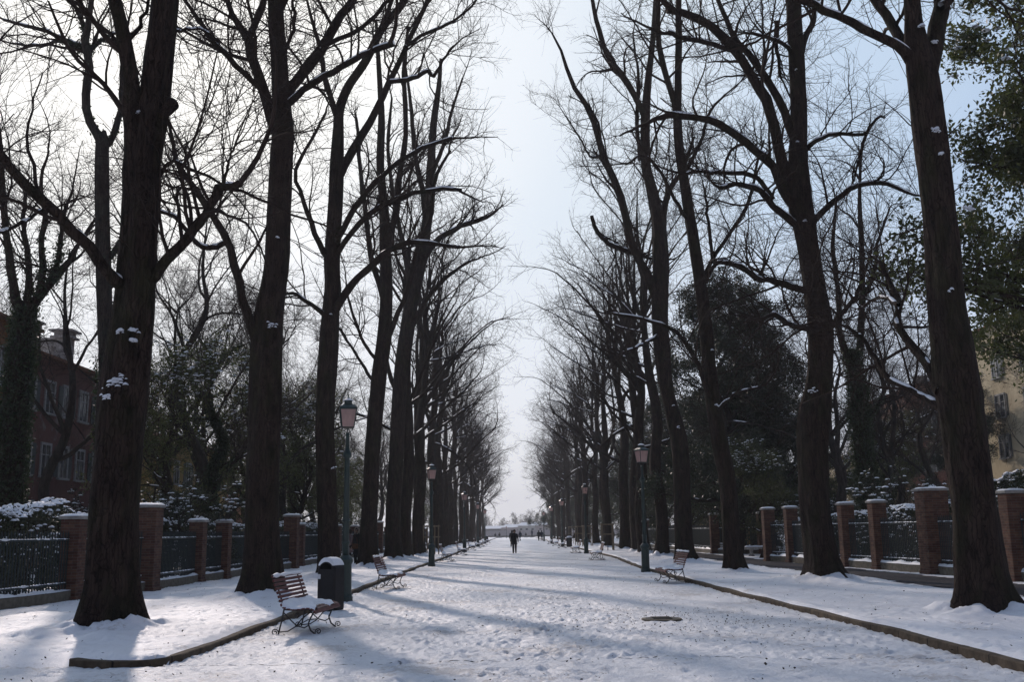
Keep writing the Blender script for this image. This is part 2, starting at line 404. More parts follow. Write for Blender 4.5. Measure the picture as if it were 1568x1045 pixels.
def leaf_mesh(name, rng, C, size, mat, parent, droop=.0):
    """rhombic leaves round the given centres"""
    n = len(C); a = rng.normal(size=(n, 3)); a[:, 2] -= droop; a /= np.linalg.norm(a, axis=1, keepdims=True)
    b = np.cross(a, rng.normal(size=(n, 3))); b /= np.linalg.norm(b, axis=1, keepdims=True)
    s = (size * rng.uniform(.6, 1.3, n))[:, None]
    nrm = np.cross(a, b)
    V = np.stack([C - a * s, C - b * s * .48 + nrm * s * .12, C + a * s, C + b * s * .48 + nrm * s * .12], axis=1)
    F = np.arange(4 * n).reshape(n, 4)
    return mesh_obj(name, V.reshape(-1, 3), [F], mat, parent, smooth=False)
def lump_mesh(name, rng, C, sx, sz, mat, parent):
    """small soft lumps of snow"""
    n = len(C); k = 6
    s = rng.uniform(.5, 1.4, n); V = []
    th = np.arange(k) * 2 * np.pi / k
    rj = rng.uniform(.7, 1.3, (n, k))
    top = C + np.array([0, 0, 1.0]) * (sz * s)[:, None]
    mid = np.zeros((n, k, 3)); mid[..., 0] = np.cos(th) * rj * (sx * s)[:, None] * .7; mid[..., 1] = np.sin(th) * rj * (sx * s)[:, None] * .7
    mid[..., 2] = (sz * s * .65)[:, None]; low = mid * np.array([1.45, 1.45, -.1])
    V = np.concatenate([top[:, None], C[:, None] + mid, C[:, None] + low], axis=1)
    st = 1 + 2 * k; base = (np.arange(n) * st)[:, None]
    tri = np.concatenate([np.stack([np.zeros(n, int)[:, None] + base, base + 1 + j, base + 1 + (j + 1) % k], axis=-1).reshape(-1, 3) for j in range(k)])
    qd = np.concatenate([np.stack([base + 1 + j, base + 1 + k + j, base + 1 + k + (j + 1) % k, base + 1 + (j + 1) % k], axis=-1).reshape(-1, 4) for j in range(k)])
    return mesh_obj(name, V.reshape(-1, 3), [tri, qd], mat, parent)

for nm, tcol in (('olive_leaf', (.16, .19, .04)), ('ivy_leaf', (.07, .11, .03)), ('evergreen_leaf', (.05, .08, .02)), ('dry_leaf', (.3, .2, .04))):
    t = MATS[nm].node_tree; b = t.nodes['Principled BSDF']; tr = t.nodes.new('ShaderNodeBsdfTranslucent'); tr.inputs['Color'].default_value = (*tcol, 1)
    mxs = t.nodes.new('ShaderNodeMixShader'); mxs.inputs[0].default_value = .45; t.links.new(b.outputs[0], mxs.inputs[1]); t.links.new(tr.outputs[0], mxs.inputs[2]); mxs.inputs[0].default_value = {'evergreen_leaf': .12, 'ivy_leaf': .15}.get(nm, .22); t.links.new(mxs.outputs[0], t.nodes['Material Output'].inputs[0])
# ------------------------------------------------------------ the rows of bare trees
BED = 0.12
MOUNDS = []      # (x, y, radius, height) of snow heaped round things
def flare_trunk(rng, pts, rr, n=64, sides=28, flare=.42, lobes=5, rough=.05):
    p, r = resample(pts, rr, n)
    z0 = p[1, 2]; h = np.maximum(p[:, 2] - BED, 0)
    th = np.arange(sides) * 2 * np.pi / sides
    ph = rng.uniform(0, 6.28); s = rng.uniform(0, 90)
    R = r[:, None] * (1 + flare * np.exp(-h / .30)[:, None] * .55
        + flare * np.exp(-h / .38)[:, None] * np.maximum(0, np.cos(lobes * th + ph + .6 * np.sin(th * 2 + ph)))[None] * .8
        + .07 * np.cos(3 * th[None] + h[:, None] * .5 + ph) + .04 * np.cos(5 * th[None] - h[:, None] * .7 + s)
        + rough * 2.2 * fbm(th[None] * 1.9 + s, h[:, None] * .9 + s, 3)
        + (.055 * vn(th[None] * 6.4 + s + .8 * vn(h[:, None] * 1.1, th[None], 5), h[:, None] * .8 + s, 3) + .03 * vn(th[None] * 9, h[:, None] * 5, 8) if sides > 30 else 0))
    return p[None], R[None], sides
def shoots(rng, L, dens=(8, 6, 5), scale=1.0, rmin=.0042):
    """three orders of side shoots on the limbs"""
    b1, r1 = children(rng, *L, dens[0], .22, 1, (25, 65), (1.6 * scale, 4.2 * scale), .42, 10, .15, .05, .012, updir=.5)
    b1b, r1b = children(rng, *L, 1, .96, 1, (3, 28), (2.0 * scale, 4.5 * scale), .85, 10, .10, .05, .010)
    b1 = np.concatenate([b1, b1b]); r1 = np.concatenate([r1, r1b])
    b2, r2 = children(rng, b1, r1, dens[1], .18, 1, (28, 70), (.8 * scale, 2.1 * scale), .5, 7, .15, .035, .0075, updir=.2)
    b3, r3 = children(rng, b2, r2, dens[2], .15, 1, (25, 70), (.35 * scale, 1.15 * scale), .6, 5, .16, .02, rmin)
    b4, r4 = children(rng, b1, r1, 5, .1, 1, (30, 85), (.4 * scale, 1.4 * scale), .3, 6, .12, -.015, rmin)
    return [(b1, r1, 5), (b2, r2, 4), (b3, r3, 3), (b4, r4, 3)]
def snow_on(rng, pts, rd, name, parent, cover=.0, n=34, rmin=.02):
    Bp, Br = [], []
    for q, r in zip(pts, rd):
        p, rr = resample(q, r, n); t = np.gradient(p, axis=0); t /= np.linalg.norm(t, axis=1, keepdims=True) + 1e-9
        flat = np.clip((.80 - np.abs(t[:, 2])) / .3, 0, 1)
        s = rng.uniform(0, 200); mask = np.clip((vn(np.arange(n) * .42 + s, np.full(n, s)) + cover) * 5, 0, 1)
        w = flat * mask * (rr > rmin)
        if w.max() < .2: continue
        Bp.append(p + np.array([0, 0, 1.0]) * (rr * .62)[:, None]); Br.append(np.maximum(w * (rr * .66 + .012), .0005))
    if Bp:
        V, F = tube_mesh([(np.array(Bp), np.array(Br), 6)]); mesh_obj(name, V, F, 'snow', parent)

def traced_tree(seed, label, base, trunk, limbs, cat='tree', name='bare_tree', group=None, stubs=(), clumps=(), dens=(8, 6, 5), mound=(.95, .2), low=10, D=None, mat='bark', ivy=0, ztop=1.0, sh_scale=1.0):
    rng = np.random.RandomState(seed)
    b = G(base[0], base[1], BED) if D is None else P(base[0], base[1], D)
    D = b.y; loc = Vector((b.x, D, 0)); k = D / FPX * .97
    root = thing(name, label, cat, loc, group=group)
    W_ = lambda px, py, dd=0.0: np.array(P(px, py, D + dd) - loc)
    tp = [np.array([0, 0, -.25])] + [W_(x, y) for x, y, _ in trunk]; tr = [trunk[0][2] * k] + [h * k for *_, h in trunk]
    tp[1][2] = .12 if base[1] == trunk[0][1] else tp[1][2]
    tb = flare_trunk(rng, tp, tr, 130, 56)
    LP, LR = [], []
    for lb in limbs:
        pts, dd = lb
        m = len(pts); P_ = [W_(x, y, dd * i / (m - 1)) for i, (x, y, _) in enumerate(pts)]
        p, r = resample(P_, [h * k for *_, h in pts], 16)
        p[1:-1] += rng.normal(size=(14, 3)) * np.minimum(r[1:-1], .03)[:, None] * .5
        LP.append(p); LR.append(r * (1 + .05 * rng.normal(size=16)))
    L = (np.array(LP), np.array(LR))
    bts = [tb, (L[0], L[1], 12)]
    for x, y, w, dx, dy in stubs:
        q = np.array([W_(x, y), W_(x + dx * .5, y + dy * .5, -.1), W_(x + dx, y + dy, -.15), W_(x + dx * 1.12, y + dy * 1.1, -.16), W_(x + dx * 1.2, y + dy * 1.16, -.16)])[None]
        bts.append((q, np.array([[w, w * .9, w * 1.05, w * .85, w * .3]]) * k, 12))
    # low horizontal twigs growing straight from the trunk
    tq, trr = resample(tp, tr, 24)
    e1, er = children(rng, tq[None], trr[None], low * 2, .35, 1, (50, 95), (.8, 2.6), .06, 8, .13, .01, .006, updir=.3)
    e2, e2r = children(rng, e1, er, 4, .2, 1, (30, 70), (.3, 1.0), .6, 5, .15, .0, .003)
    V, F = tube_mesh(bts); mesh_obj('trunk', V, F, mat, root)
    V, F = tube_mesh(shoots(rng, L, dens, sh_scale) + [(e1, er, 4), (e2, e2r, 3)]); mesh_obj('crown', V, F, 'twig', root)
    snow_on(rng, L[0], L[1], 'branch_snow', root, .2)
    if clumps:
        for x, y, w in clumps:
            C = []
            for j in range(int(5 + w * 1.3)):
                u, v_ = rng.normal() * w * .42, rng.normal() * w * .16; v_ += u * rng.choice([-.5, .4])
                q_ = W_(x + u, y + v_); kk = int(np.argmin(np.abs(tb[0][0][:, 2] - q_[2]))); c_ = tb[0][0][kk]; r_ = tb[1][0][kk].mean() * .99
                q_[1] = c_[1] - math.sqrt(max(r_ * r_ - (q_[0] - c_[0]) ** 2, .0004)) - .01; C.append(q_)
            lump_mesh('trunk_snow', rng, np.array(C), max(.035, w * k * .20), max(.035, w * k * .16), 'snow', root)
    if ivy:
        C = []
        for _ in range(ivy):
            q_ = rng.uniform(0, ztop) * 23; i = int(q_); f = q_ - i; p_ = tq[i] * (1 - f) + tq[min(i + 1, 23)] * f; r_ = trr[i] * 1.02 + .02 + abs(rng.normal()) * .10
            th = rng.uniform(0, 6.28); C.append(p_ + np.array([math.cos(th) * r_, math.sin(th) * r_, rng.normal() * .05]))
        for q_ in L[0]:
            for _ in range(ivy // 14): s_ = rng.uniform(0, 9) * rng.rand(); i = int(s_); C.append(q_[i] + (q_[i + 1] - q_[i]) * (s_ - i) + rng.normal(size=3) * .09)
        leaf_mesh('ivy', rng, np.array(C), .06, 'ivy_leaf', root, .5)
    MOUNDS.append((b.x, b.y, mound[0], mound[1]))
    return root

row_l = 'bare trees of the left row along the avenue'; row_r = 'bare trees of the right row along the avenue'
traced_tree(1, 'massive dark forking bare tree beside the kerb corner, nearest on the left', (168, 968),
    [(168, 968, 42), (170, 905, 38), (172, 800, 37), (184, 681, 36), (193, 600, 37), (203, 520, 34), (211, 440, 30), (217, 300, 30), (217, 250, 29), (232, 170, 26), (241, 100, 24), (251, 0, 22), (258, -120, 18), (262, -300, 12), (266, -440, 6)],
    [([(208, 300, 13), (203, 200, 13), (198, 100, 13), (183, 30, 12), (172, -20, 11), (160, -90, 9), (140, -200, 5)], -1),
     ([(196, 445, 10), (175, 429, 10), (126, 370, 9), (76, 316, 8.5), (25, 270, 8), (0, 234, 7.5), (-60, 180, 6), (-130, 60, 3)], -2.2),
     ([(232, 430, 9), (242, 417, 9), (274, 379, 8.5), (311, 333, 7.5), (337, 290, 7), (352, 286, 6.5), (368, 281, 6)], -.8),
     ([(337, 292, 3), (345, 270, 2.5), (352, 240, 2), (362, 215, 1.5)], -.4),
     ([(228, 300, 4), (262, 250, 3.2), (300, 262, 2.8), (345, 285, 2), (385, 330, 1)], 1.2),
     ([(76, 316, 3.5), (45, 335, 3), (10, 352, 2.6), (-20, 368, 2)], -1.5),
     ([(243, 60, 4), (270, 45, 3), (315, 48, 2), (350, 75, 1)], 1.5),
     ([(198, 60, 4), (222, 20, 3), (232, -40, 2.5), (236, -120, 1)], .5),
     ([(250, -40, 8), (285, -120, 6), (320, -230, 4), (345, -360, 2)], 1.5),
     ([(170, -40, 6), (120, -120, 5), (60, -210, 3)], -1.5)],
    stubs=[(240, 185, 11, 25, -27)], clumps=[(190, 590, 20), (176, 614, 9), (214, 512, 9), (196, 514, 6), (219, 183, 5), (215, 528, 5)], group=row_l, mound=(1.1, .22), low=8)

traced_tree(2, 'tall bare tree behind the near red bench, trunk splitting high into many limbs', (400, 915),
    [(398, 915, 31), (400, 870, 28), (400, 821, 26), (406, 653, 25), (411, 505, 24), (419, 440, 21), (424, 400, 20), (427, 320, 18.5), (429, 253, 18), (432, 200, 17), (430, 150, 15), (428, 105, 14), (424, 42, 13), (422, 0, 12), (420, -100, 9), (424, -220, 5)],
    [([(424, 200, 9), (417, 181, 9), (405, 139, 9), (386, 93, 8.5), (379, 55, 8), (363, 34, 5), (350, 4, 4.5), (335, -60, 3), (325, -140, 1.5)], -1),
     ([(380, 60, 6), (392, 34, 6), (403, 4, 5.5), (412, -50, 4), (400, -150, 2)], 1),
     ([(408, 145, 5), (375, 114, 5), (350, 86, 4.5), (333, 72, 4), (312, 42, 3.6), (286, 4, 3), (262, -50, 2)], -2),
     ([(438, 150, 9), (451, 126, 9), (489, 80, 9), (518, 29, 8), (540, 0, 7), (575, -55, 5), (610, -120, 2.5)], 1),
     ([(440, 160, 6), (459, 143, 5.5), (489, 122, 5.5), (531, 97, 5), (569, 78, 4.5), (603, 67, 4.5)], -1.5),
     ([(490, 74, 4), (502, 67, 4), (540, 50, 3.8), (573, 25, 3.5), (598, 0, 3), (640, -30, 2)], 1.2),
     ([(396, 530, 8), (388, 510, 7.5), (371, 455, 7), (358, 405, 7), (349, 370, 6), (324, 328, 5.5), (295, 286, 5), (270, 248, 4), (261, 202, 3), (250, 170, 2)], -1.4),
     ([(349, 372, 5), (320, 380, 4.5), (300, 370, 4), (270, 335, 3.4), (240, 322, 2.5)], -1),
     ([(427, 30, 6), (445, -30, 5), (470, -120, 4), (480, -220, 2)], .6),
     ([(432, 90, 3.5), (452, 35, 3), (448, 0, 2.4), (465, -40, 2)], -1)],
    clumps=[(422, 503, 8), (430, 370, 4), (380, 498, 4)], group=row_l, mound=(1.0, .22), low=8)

traced_tree(3, 'bare tree with curving limbs just behind the near bin and green lamp post', (507, 886),
    [(505, 886, 20), (503, 821, 16), (498, 653, 14.5), (501, 568, 15.5), (506, 484, 13.5), (509, 442, 13.5), (508, 400, 12.5), (512, 337, 12), (516, 253, 11), (518, 200, 9), (520, 168, 8), (533, 133, 7.5), (560, 93, 7), (586, 42, 6.5), (618, 3, 6), (650, -60, 4), (668, -130, 2)],
    [([(511, 480, 7), (519, 466, 7), (540, 434, 6.5), (573, 404, 5.5), (603, 379, 4.5), (640, 371, 4), (672, 374, 3.5), (704, 379, 3)], -1.5),
     ([(518, 275, 7), (531, 244, 7), (560, 198, 7), (580, 160, 6), (594, 130, 5.5), (620, 76, 4.5), (653, 4, 4), (672, -40, 2.5)], 1),
     ([(516, 180, 5), (510, 160, 5), (497, 118, 4.5), (493, 84, 4), (480, 40, 3), (470, 0, 2)], -1),
     ([(512, 380, 5.5), (520, 362, 5), (540, 324, 5), (573, 282, 4.5), (611, 248, 4), (657, 223, 3), (693, 211, 2.5)], -2),
     ([(512, 395, 5), (527, 371, 4.5), (569, 324, 4.5), (611, 303, 4), (645, 293, 3.4), (680, 290, 3), (706, 291, 2.8)], -2.4),
     ([(598, 125, 4), (620, 122, 4), (640, 118, 3.5), (655, 108, 3.5), (664, 117, 3), (675, 98, 2.5), (695, 70, 2)], -1),
     ([(505, 400, 5), (492, 380, 5), (480, 350, 4), (462, 300, 3.5), (452, 262, 3), (482, 205, 2.4), (500, 170, 1.6)], -2),
     ([(506, 490, 4), (470, 462, 3.2), (440, 450, 2.4), (395, 480, 1.6)], -2.2),
     ([(622, 70, 3.5), (650, 52, 3), (690, 35, 2.5), (722, 10, 2), (735, -12, 1.5)], 1.2),
     ([(585, 45, 4), (600, -10, 3.5), (590, -90, 2)], -1)],
    clumps=[(512, 718, 4), (508, 485, 3)], group=row_l, mound=(.9, .22), low=8)

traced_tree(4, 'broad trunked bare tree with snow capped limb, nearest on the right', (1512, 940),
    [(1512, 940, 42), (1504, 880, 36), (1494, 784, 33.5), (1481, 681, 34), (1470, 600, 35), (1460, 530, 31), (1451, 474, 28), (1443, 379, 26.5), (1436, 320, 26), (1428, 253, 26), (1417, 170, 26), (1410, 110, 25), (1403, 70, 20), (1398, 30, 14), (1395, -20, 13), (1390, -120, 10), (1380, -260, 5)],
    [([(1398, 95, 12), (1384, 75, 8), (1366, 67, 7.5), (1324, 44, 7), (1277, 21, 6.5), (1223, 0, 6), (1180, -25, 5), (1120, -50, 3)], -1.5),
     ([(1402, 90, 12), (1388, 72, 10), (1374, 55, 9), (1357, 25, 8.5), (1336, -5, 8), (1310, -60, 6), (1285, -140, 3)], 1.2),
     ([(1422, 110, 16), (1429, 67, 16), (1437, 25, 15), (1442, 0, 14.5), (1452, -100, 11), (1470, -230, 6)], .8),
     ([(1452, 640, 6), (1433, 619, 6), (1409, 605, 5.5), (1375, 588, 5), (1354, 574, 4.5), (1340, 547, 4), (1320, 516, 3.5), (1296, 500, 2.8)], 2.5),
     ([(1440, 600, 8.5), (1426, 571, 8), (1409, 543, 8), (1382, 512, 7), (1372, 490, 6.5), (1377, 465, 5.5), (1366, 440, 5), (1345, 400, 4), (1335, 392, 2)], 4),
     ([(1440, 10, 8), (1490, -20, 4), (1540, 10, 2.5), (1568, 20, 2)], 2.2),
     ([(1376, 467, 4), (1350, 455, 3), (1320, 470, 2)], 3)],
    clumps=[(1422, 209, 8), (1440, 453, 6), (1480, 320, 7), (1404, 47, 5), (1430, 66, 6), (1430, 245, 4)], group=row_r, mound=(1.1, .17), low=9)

traced_tree(5, 'bare tree on the right with bulging lower trunk and long sinuous limbs', (1264, 890),
    [(1264, 890, 29), (1260, 860, 24.5), (1249, 784, 22.5), (1244, 690, 24), (1245, 640, 25), (1250, 605, 21.5), (1254, 578, 19.5), (1256, 509, 19), (1247, 440, 17.5), (1238, 379, 17), (1230, 330, 19), (1225, 295, 20), (1223, 240, 15), (1223, 170, 13.5), (1221, 126, 13), (1216, 42, 12.5), (1214, 0, 12), (1206, -110, 9), (1200, -240, 5)],
    [([(1212, 290, 9), (1197, 252, 9), (1184, 185, 9), (1168, 145, 8.5), (1150, 114, 8), (1125, 76, 7.5), (1091, 42, 7), (1058, 23, 6), (1022, 15, 5.5)], -1),
     ([(1216, 318, 7), (1201, 295, 7), (1180, 252, 7), (1142, 219, 6.5), (1100, 189, 6), (1066, 181, 5.5), (1020, 175, 5)], -2.2),
     ([(1216, 215, 7), (1197, 160, 7), (1180, 130, 6.5), (1152, 90, 6), (1125, 60, 5), (1108, 20, 4), (1095, -10, 3.5), (1080, -60, 2)], 1.2),
     ([(1125, 78, 4.5), (1112, 74, 4), (1075, 63, 4), (1045, 58, 3.5), (1024, 50, 4)], -1.4),
     ([(1220, 345, 6), (1201, 330, 6), (1180, 311, 5.5), (1159, 290, 4.5), (1125, 282, 4), (1102, 288, 3.5)], -2.4),
     ([(1184, 305, 4), (1168, 282, 4), (1150, 269, 4), (1117, 265, 3.5), (1080, 263, 3), (1049, 267, 2.5)], -1),
     ([(1240, 360, 6), (1248, 337, 5.5), (1273, 312, 5), (1307, 286, 4.5), (1349, 280, 3.5), (1391, 295, 2.5), (1415, 300, 1.5)], 1.8),
     ([(1230, 235, 4.5), (1240, 223, 4), (1265, 208, 3.6), (1290, 205, 3.2), (1324, 206, 2.8), (1336, 188, 2.5), (1349, 177, 2)], 1),
     ([(1250, 515, 5.5), (1235, 505, 5), (1213, 498, 4.5), (1198, 490, 4.5), (1185, 481, 4)], -1.6),
     ([(1262, 520, 5), (1273, 503, 4.5), (1285, 485, 4), (1306, 461, 3.5), (1316, 440, 3), (1330, 400, 2)], 1.5),
     ([(1238, 448, 6), (1212, 438, 5.5), (1180, 430, 5), (1159, 427, 4.5), (1134, 408, 4), (1100, 402, 3)], -2.2),
     ([(1225, 90, 6), (1231, 63, 5.5), (1244, 34, 5), (1248, 8, 4.5), (1262, -40, 3), (1290, -110, 1.5)], 1),
     ([(1213, 80, 4), (1203, 70, 3.5), (1190, 62, 3), (1168, 55, 3), (1140, 50, 2)], -1.5),
     ([(1190, 32, 5), (1188, 62, 4), (1196, 120, 2)], .5),
     ([(1212, 0, 7), (1190, -60, 5), (1150, -130, 3)], -1), ([(1326, 206, 2.2), (1316, 240, 2), (1308, 278, 1.2)], .8)],
    clumps=[(1238, 602, 9), (1218, 222, 3), (1228, 343, 4), (1215, 112, 3)], group=row_r, mound=(1.15, .18), low=9)

traced_tree(6, 'slender straight bare tree between the grey path and the first right bench', (1125, 876),
    [(1125, 876, 14.5), (1120, 821, 13.5), (1115, 737, 12.5), (1106, 695, 12.5), (1099, 652, 12.5), (1092, 610, 11.5), (1086, 568, 11), (1078, 484, 10), (1067, 400, 9.5), (1051, 295, 8.5), (1039, 210, 7.5), (1038, 126, 6), (1039, 60, 5.5), (1039, 0, 5), (1045, -90, 3.5), (1042, -170, 2)],
    [([(1040, 215, 5.5), (1032, 160, 5.5), (1016, 101, 5), (1007, 50, 4.5), (1007, 0, 4), (1000, -60, 2.5)], -1),
     ([(1074, 450, 4), (1079, 421, 3.8), (1091, 396, 3.5), (1117, 358, 3.2), (1146, 311, 3), (1159, 252, 2.2), (1170, 215, 1.4)], 1.5),
     ([(1091, 396, 3), (1087, 358, 3), (1083, 320, 2.4), (1076, 280, 1.5)], 1),
     ([(1076, 440, 3.5), (1100, 400, 3.5), (1138, 412, 3.2), (1159, 425, 3), (1175, 400, 2)], -2),
     ([(1099, 630, 2.5), (1104, 623, 2.4), (1129, 602, 2), (1165, 593, 1.6)], -1.8),
     ([(1090, 610, 3.6), (1083, 602, 3.6), (1066, 551, 3.4), (1041, 514, 3.2), (1024, 503, 3), (982, 488, 2.6), (936, 480, 1.8)], -2.5),
     ([(1058, 345, 3.5), (1030, 300, 3), (1010, 262, 2.6), (985, 238, 2.2), (958, 252, 1.6)], -1.6),
     ([(1047, 270, 3.5), (1070, 225, 3), (1088, 170, 2.4), (1110, 145, 2)], 1.4)],
    clumps=[(1094, 622, 6), (1090, 538, 3)], group=row_r, mound=(.8, .12), low=7)

traced_tree(7, 'bare tree just behind the first right bench, with leaning lower trunk and three tall leaders', (1053, 862),
    [(1053, 862, 16.5), (1048, 821, 13), (1041, 695, 13), (1033, 650, 12.5), (1024, 610, 10), (1017, 568, 12), (1011, 484, 13), (1012, 400, 13.5), (1008, 340, 11), (998, 290, 9), (989, 252, 8), (988, 189, 7.5), (992, 130, 6), (1000, 60, 4.5), (1004, 0, 3.5), (1010, -60, 2)],
    [([(988, 200, 6), (986, 177, 6), (965, 135, 5.5), (945, 105, 5), (927, 80, 4.5), (915, 34, 4), (905, -10, 3), (895, -60, 1.5)], -1),
     ([(1010, 480, 8), (999, 437, 7.5), (984, 405, 7), (969, 379, 7), (948, 295, 6), (923, 236, 5.5), (906, 177, 5), (877, 130, 3.5), (860, 80, 2.5), (845, 50, 1.5)], -1.6),
     ([(1015, 400, 6), (1016, 328, 5.5), (1028, 286, 4.5), (1045, 262, 3.5), (1062, 210, 2.5)], 1.2),
     ([(906, 330, 3), (912, 350, 3.5), (930, 372, 4), (960, 385, 4.5)], .5),
     ([(925, 236, 3), (905, 240, 2), (890, 215, 1.6), (868, 180, 1.2)], -.6),
     ([(1012, 512, 3.5), (985, 528, 2.6), (955, 540, 2)], -2),
     ([(980, 245, 4), (975, 185, 3.4), (978, 120, 2.6), (970, 60, 1.8)], .8)],
    clumps=[(1030, 622, 3), (1036, 656, 3)], group=row_r, mound=(1.0, .2), low=6)

traced_tree(8, 'bare tree left of the standing couple, steep twin leaders', (566, 869),
    [(566, 869, 15), (565, 821, 13), (568, 740, 12), (572, 660, 11.5), (580, 580, 12), (588, 520, 11), (592, 440, 9.5), (590, 380, 9), (588, 320, 7.5), (582, 250, 6.5), (584, 180, 5.5), (580, 100, 4), (576, 30, 2.5)],
    [([(590, 400, 6), (605, 330, 5.5), (612, 270, 5), (622, 200, 4.5), (618, 120, 4), (625, 40, 2.5)], -1),
     ([(591, 470, 5), (570, 400, 4.5), (560, 330, 4), (552, 260, 3.5), (545, 180, 2.5)], 1),
     ([(594, 520, 4.5), (625, 440, 4), (640, 380, 4), (660, 330, 3.5), (668, 270, 3), (690, 230, 2)], -1.4),
     ([(580, 600, 3), (556, 560, 2.5), (530, 520, 2), (500, 470, 1.4)], 1.3),
     ([(586, 560, 3.2), (560, 530, 2.5), (540, 480, 2.2), (530, 440, 1.6)], -1)],
    group=row_l, mound=(.9, .22), low=7)
traced_tree(9, 'bare tree right of the standing couple, ending in a stubby arm over the avenue', (604, 857),
    [(604, 857, 13), (602, 800, 11.5), (606, 700, 11), (612, 600, 11), (622, 520, 12), (632, 450, 11), (645, 390, 10.5), (655, 330, 8), (660, 260, 7), (664, 190, 5.5), (672, 130, 4), (675, 90, 2.5)],
    [([(640, 410, 5.5), (668, 370, 5), (700, 350, 4.5), (722, 341, 4), (747, 332, 3.5)], -1.4),
     ([(652, 360, 5), (648, 300, 4.5), (636, 240, 4), (630, 170, 3.2), (622, 110, 2)], 1),
     ([(632, 460, 4.5), (618, 380, 4), (602, 300, 3.6), (594, 220, 3), (600, 150, 2)], .8),
     ([(628, 500, 4), (660, 450, 3.5), (690, 420, 3), (720, 400, 2)], -1.6),
     ([(660, 270, 4), (680, 220, 3.2), (692, 170, 2.5), (708, 120, 1.6)], -.6)],
    group=row_l, mound=(.85, .2), low=7)

gbk = 'trees standing behind the garden fences'
traced_tree(10, 'bare garden tree with a lyre shaped fork right behind the nearest left trunk', (166, 860),
    [(166, 860, 15), (166, 700, 14), (164, 560, 13), (159, 450, 12), (157, 330, 11), (157, 245, 11), (158, 216, 10), (160, 200, 3)],
    [([(158, 224, 9), (150, 208, 8), (139, 190, 7.5), (131, 160, 7), (134, 125, 7), (137, 100, 6.5), (131, 67, 7), (135, 30, 5), (142, -10, 4), (150, -80, 2)], -.6),
     ([(158, 224, 8), (168, 218, 6), (176, 200, 5.5), (185, 168, 5), (188, 110, 4), (194, 40, 3)], .6),
     ([(130, 72, 5), (100, 62, 4.2), (72, 48, 3.6), (40, 40, 3), (5, 30, 2)], -1), ([(132, 78, 4.5), (112, 70, 4), (90, 62, 3.4), (60, 70, 2.8), (15, 66, 1.8)], 1),
     ([(133, 60, 4.5), (125, 30, 4), (112, 5, 3), (95, -30, 2)], .5), ([(136, 78, 4), (150, 66, 3.4), (165, 55, 3), (178, 50, 1.5)], 1),
     ([(163, 400, 5), (190, 360, 4), (205, 300, 3), (230, 250, 2)], 1)], group=gbk, D=31, mat='bark_grey', ivy=2500, ztop=.5, low=3, mound=(.8, .15), dens=(6, 5, 4))
traced_tree(11, 'ivy covered tree forking before the red house, at the left edge', (8, 850),
    [(8, 850, 24), (12, 760, 21), (24, 620, 18), (33, 530, 15), (38, 490, 13), (40, 470, 4)],
    [([(36, 500, 9), (28, 470, 8), (20, 430, 7), (12, 375, 6), (5, 310, 5), (2, 240, 4), (-5, 170, 2)], -1), ([(38, 500, 9), (48, 470, 8.5), (62, 450, 8), (85, 425, 6), (105, 400, 5), (122, 372, 3.5), (150, 330, 2)], 1),
     ([(60, 452, 6), (66, 410, 5.5), (62, 370, 4.5), (70, 330, 4), (62, 280, 3), (75, 230, 1.6)], -.6), ([(38, 490, 7), (44, 440, 6), (45, 400, 5), (36, 350, 4), (40, 290, 2.5)], .8),
     ([(82, 428, 4.5), (92, 380, 4), (96, 330, 3), (112, 290, 2)], .5)], group=gbk, D=33, ivy=11000, ztop=1.0, low=3, mound=(.8, .15), dens=(7, 6, 5))
traced_tree(12, 'ivy clad tree leaning between the two nearest right trunks', (1338, 810),
    [(1338, 810, 15), (1332, 770, 14), (1322, 700, 13), (1316, 640, 12.5), (1311, 580, 11), (1306, 548, 10), (1304, 535, 4)],
    [([(1306, 556, 8), (1316, 538, 6), (1320, 480, 5), (1320, 411, 4.5), (1318, 350, 4), (1316, 290, 3), (1320, 220, 1.8)], .6), ([(1306, 556, 7), (1293, 536, 6), (1285, 500, 5), (1283, 440, 4), (1275, 380, 3.4), (1280, 310, 2)], -.6),
     ([(1320, 460, 3.5), (1338, 420, 3), (1345, 370, 2.4), (1362, 320, 1.6)], 1), ([(1322, 650, 3), (1345, 620, 2.6), (1352, 590, 2), (1340, 560, 1.5)], -1)], group=gbk, D=46, ivy=13000, ztop=1.0, low=4, mound=(.8, .15), dens=(7, 6, 5))
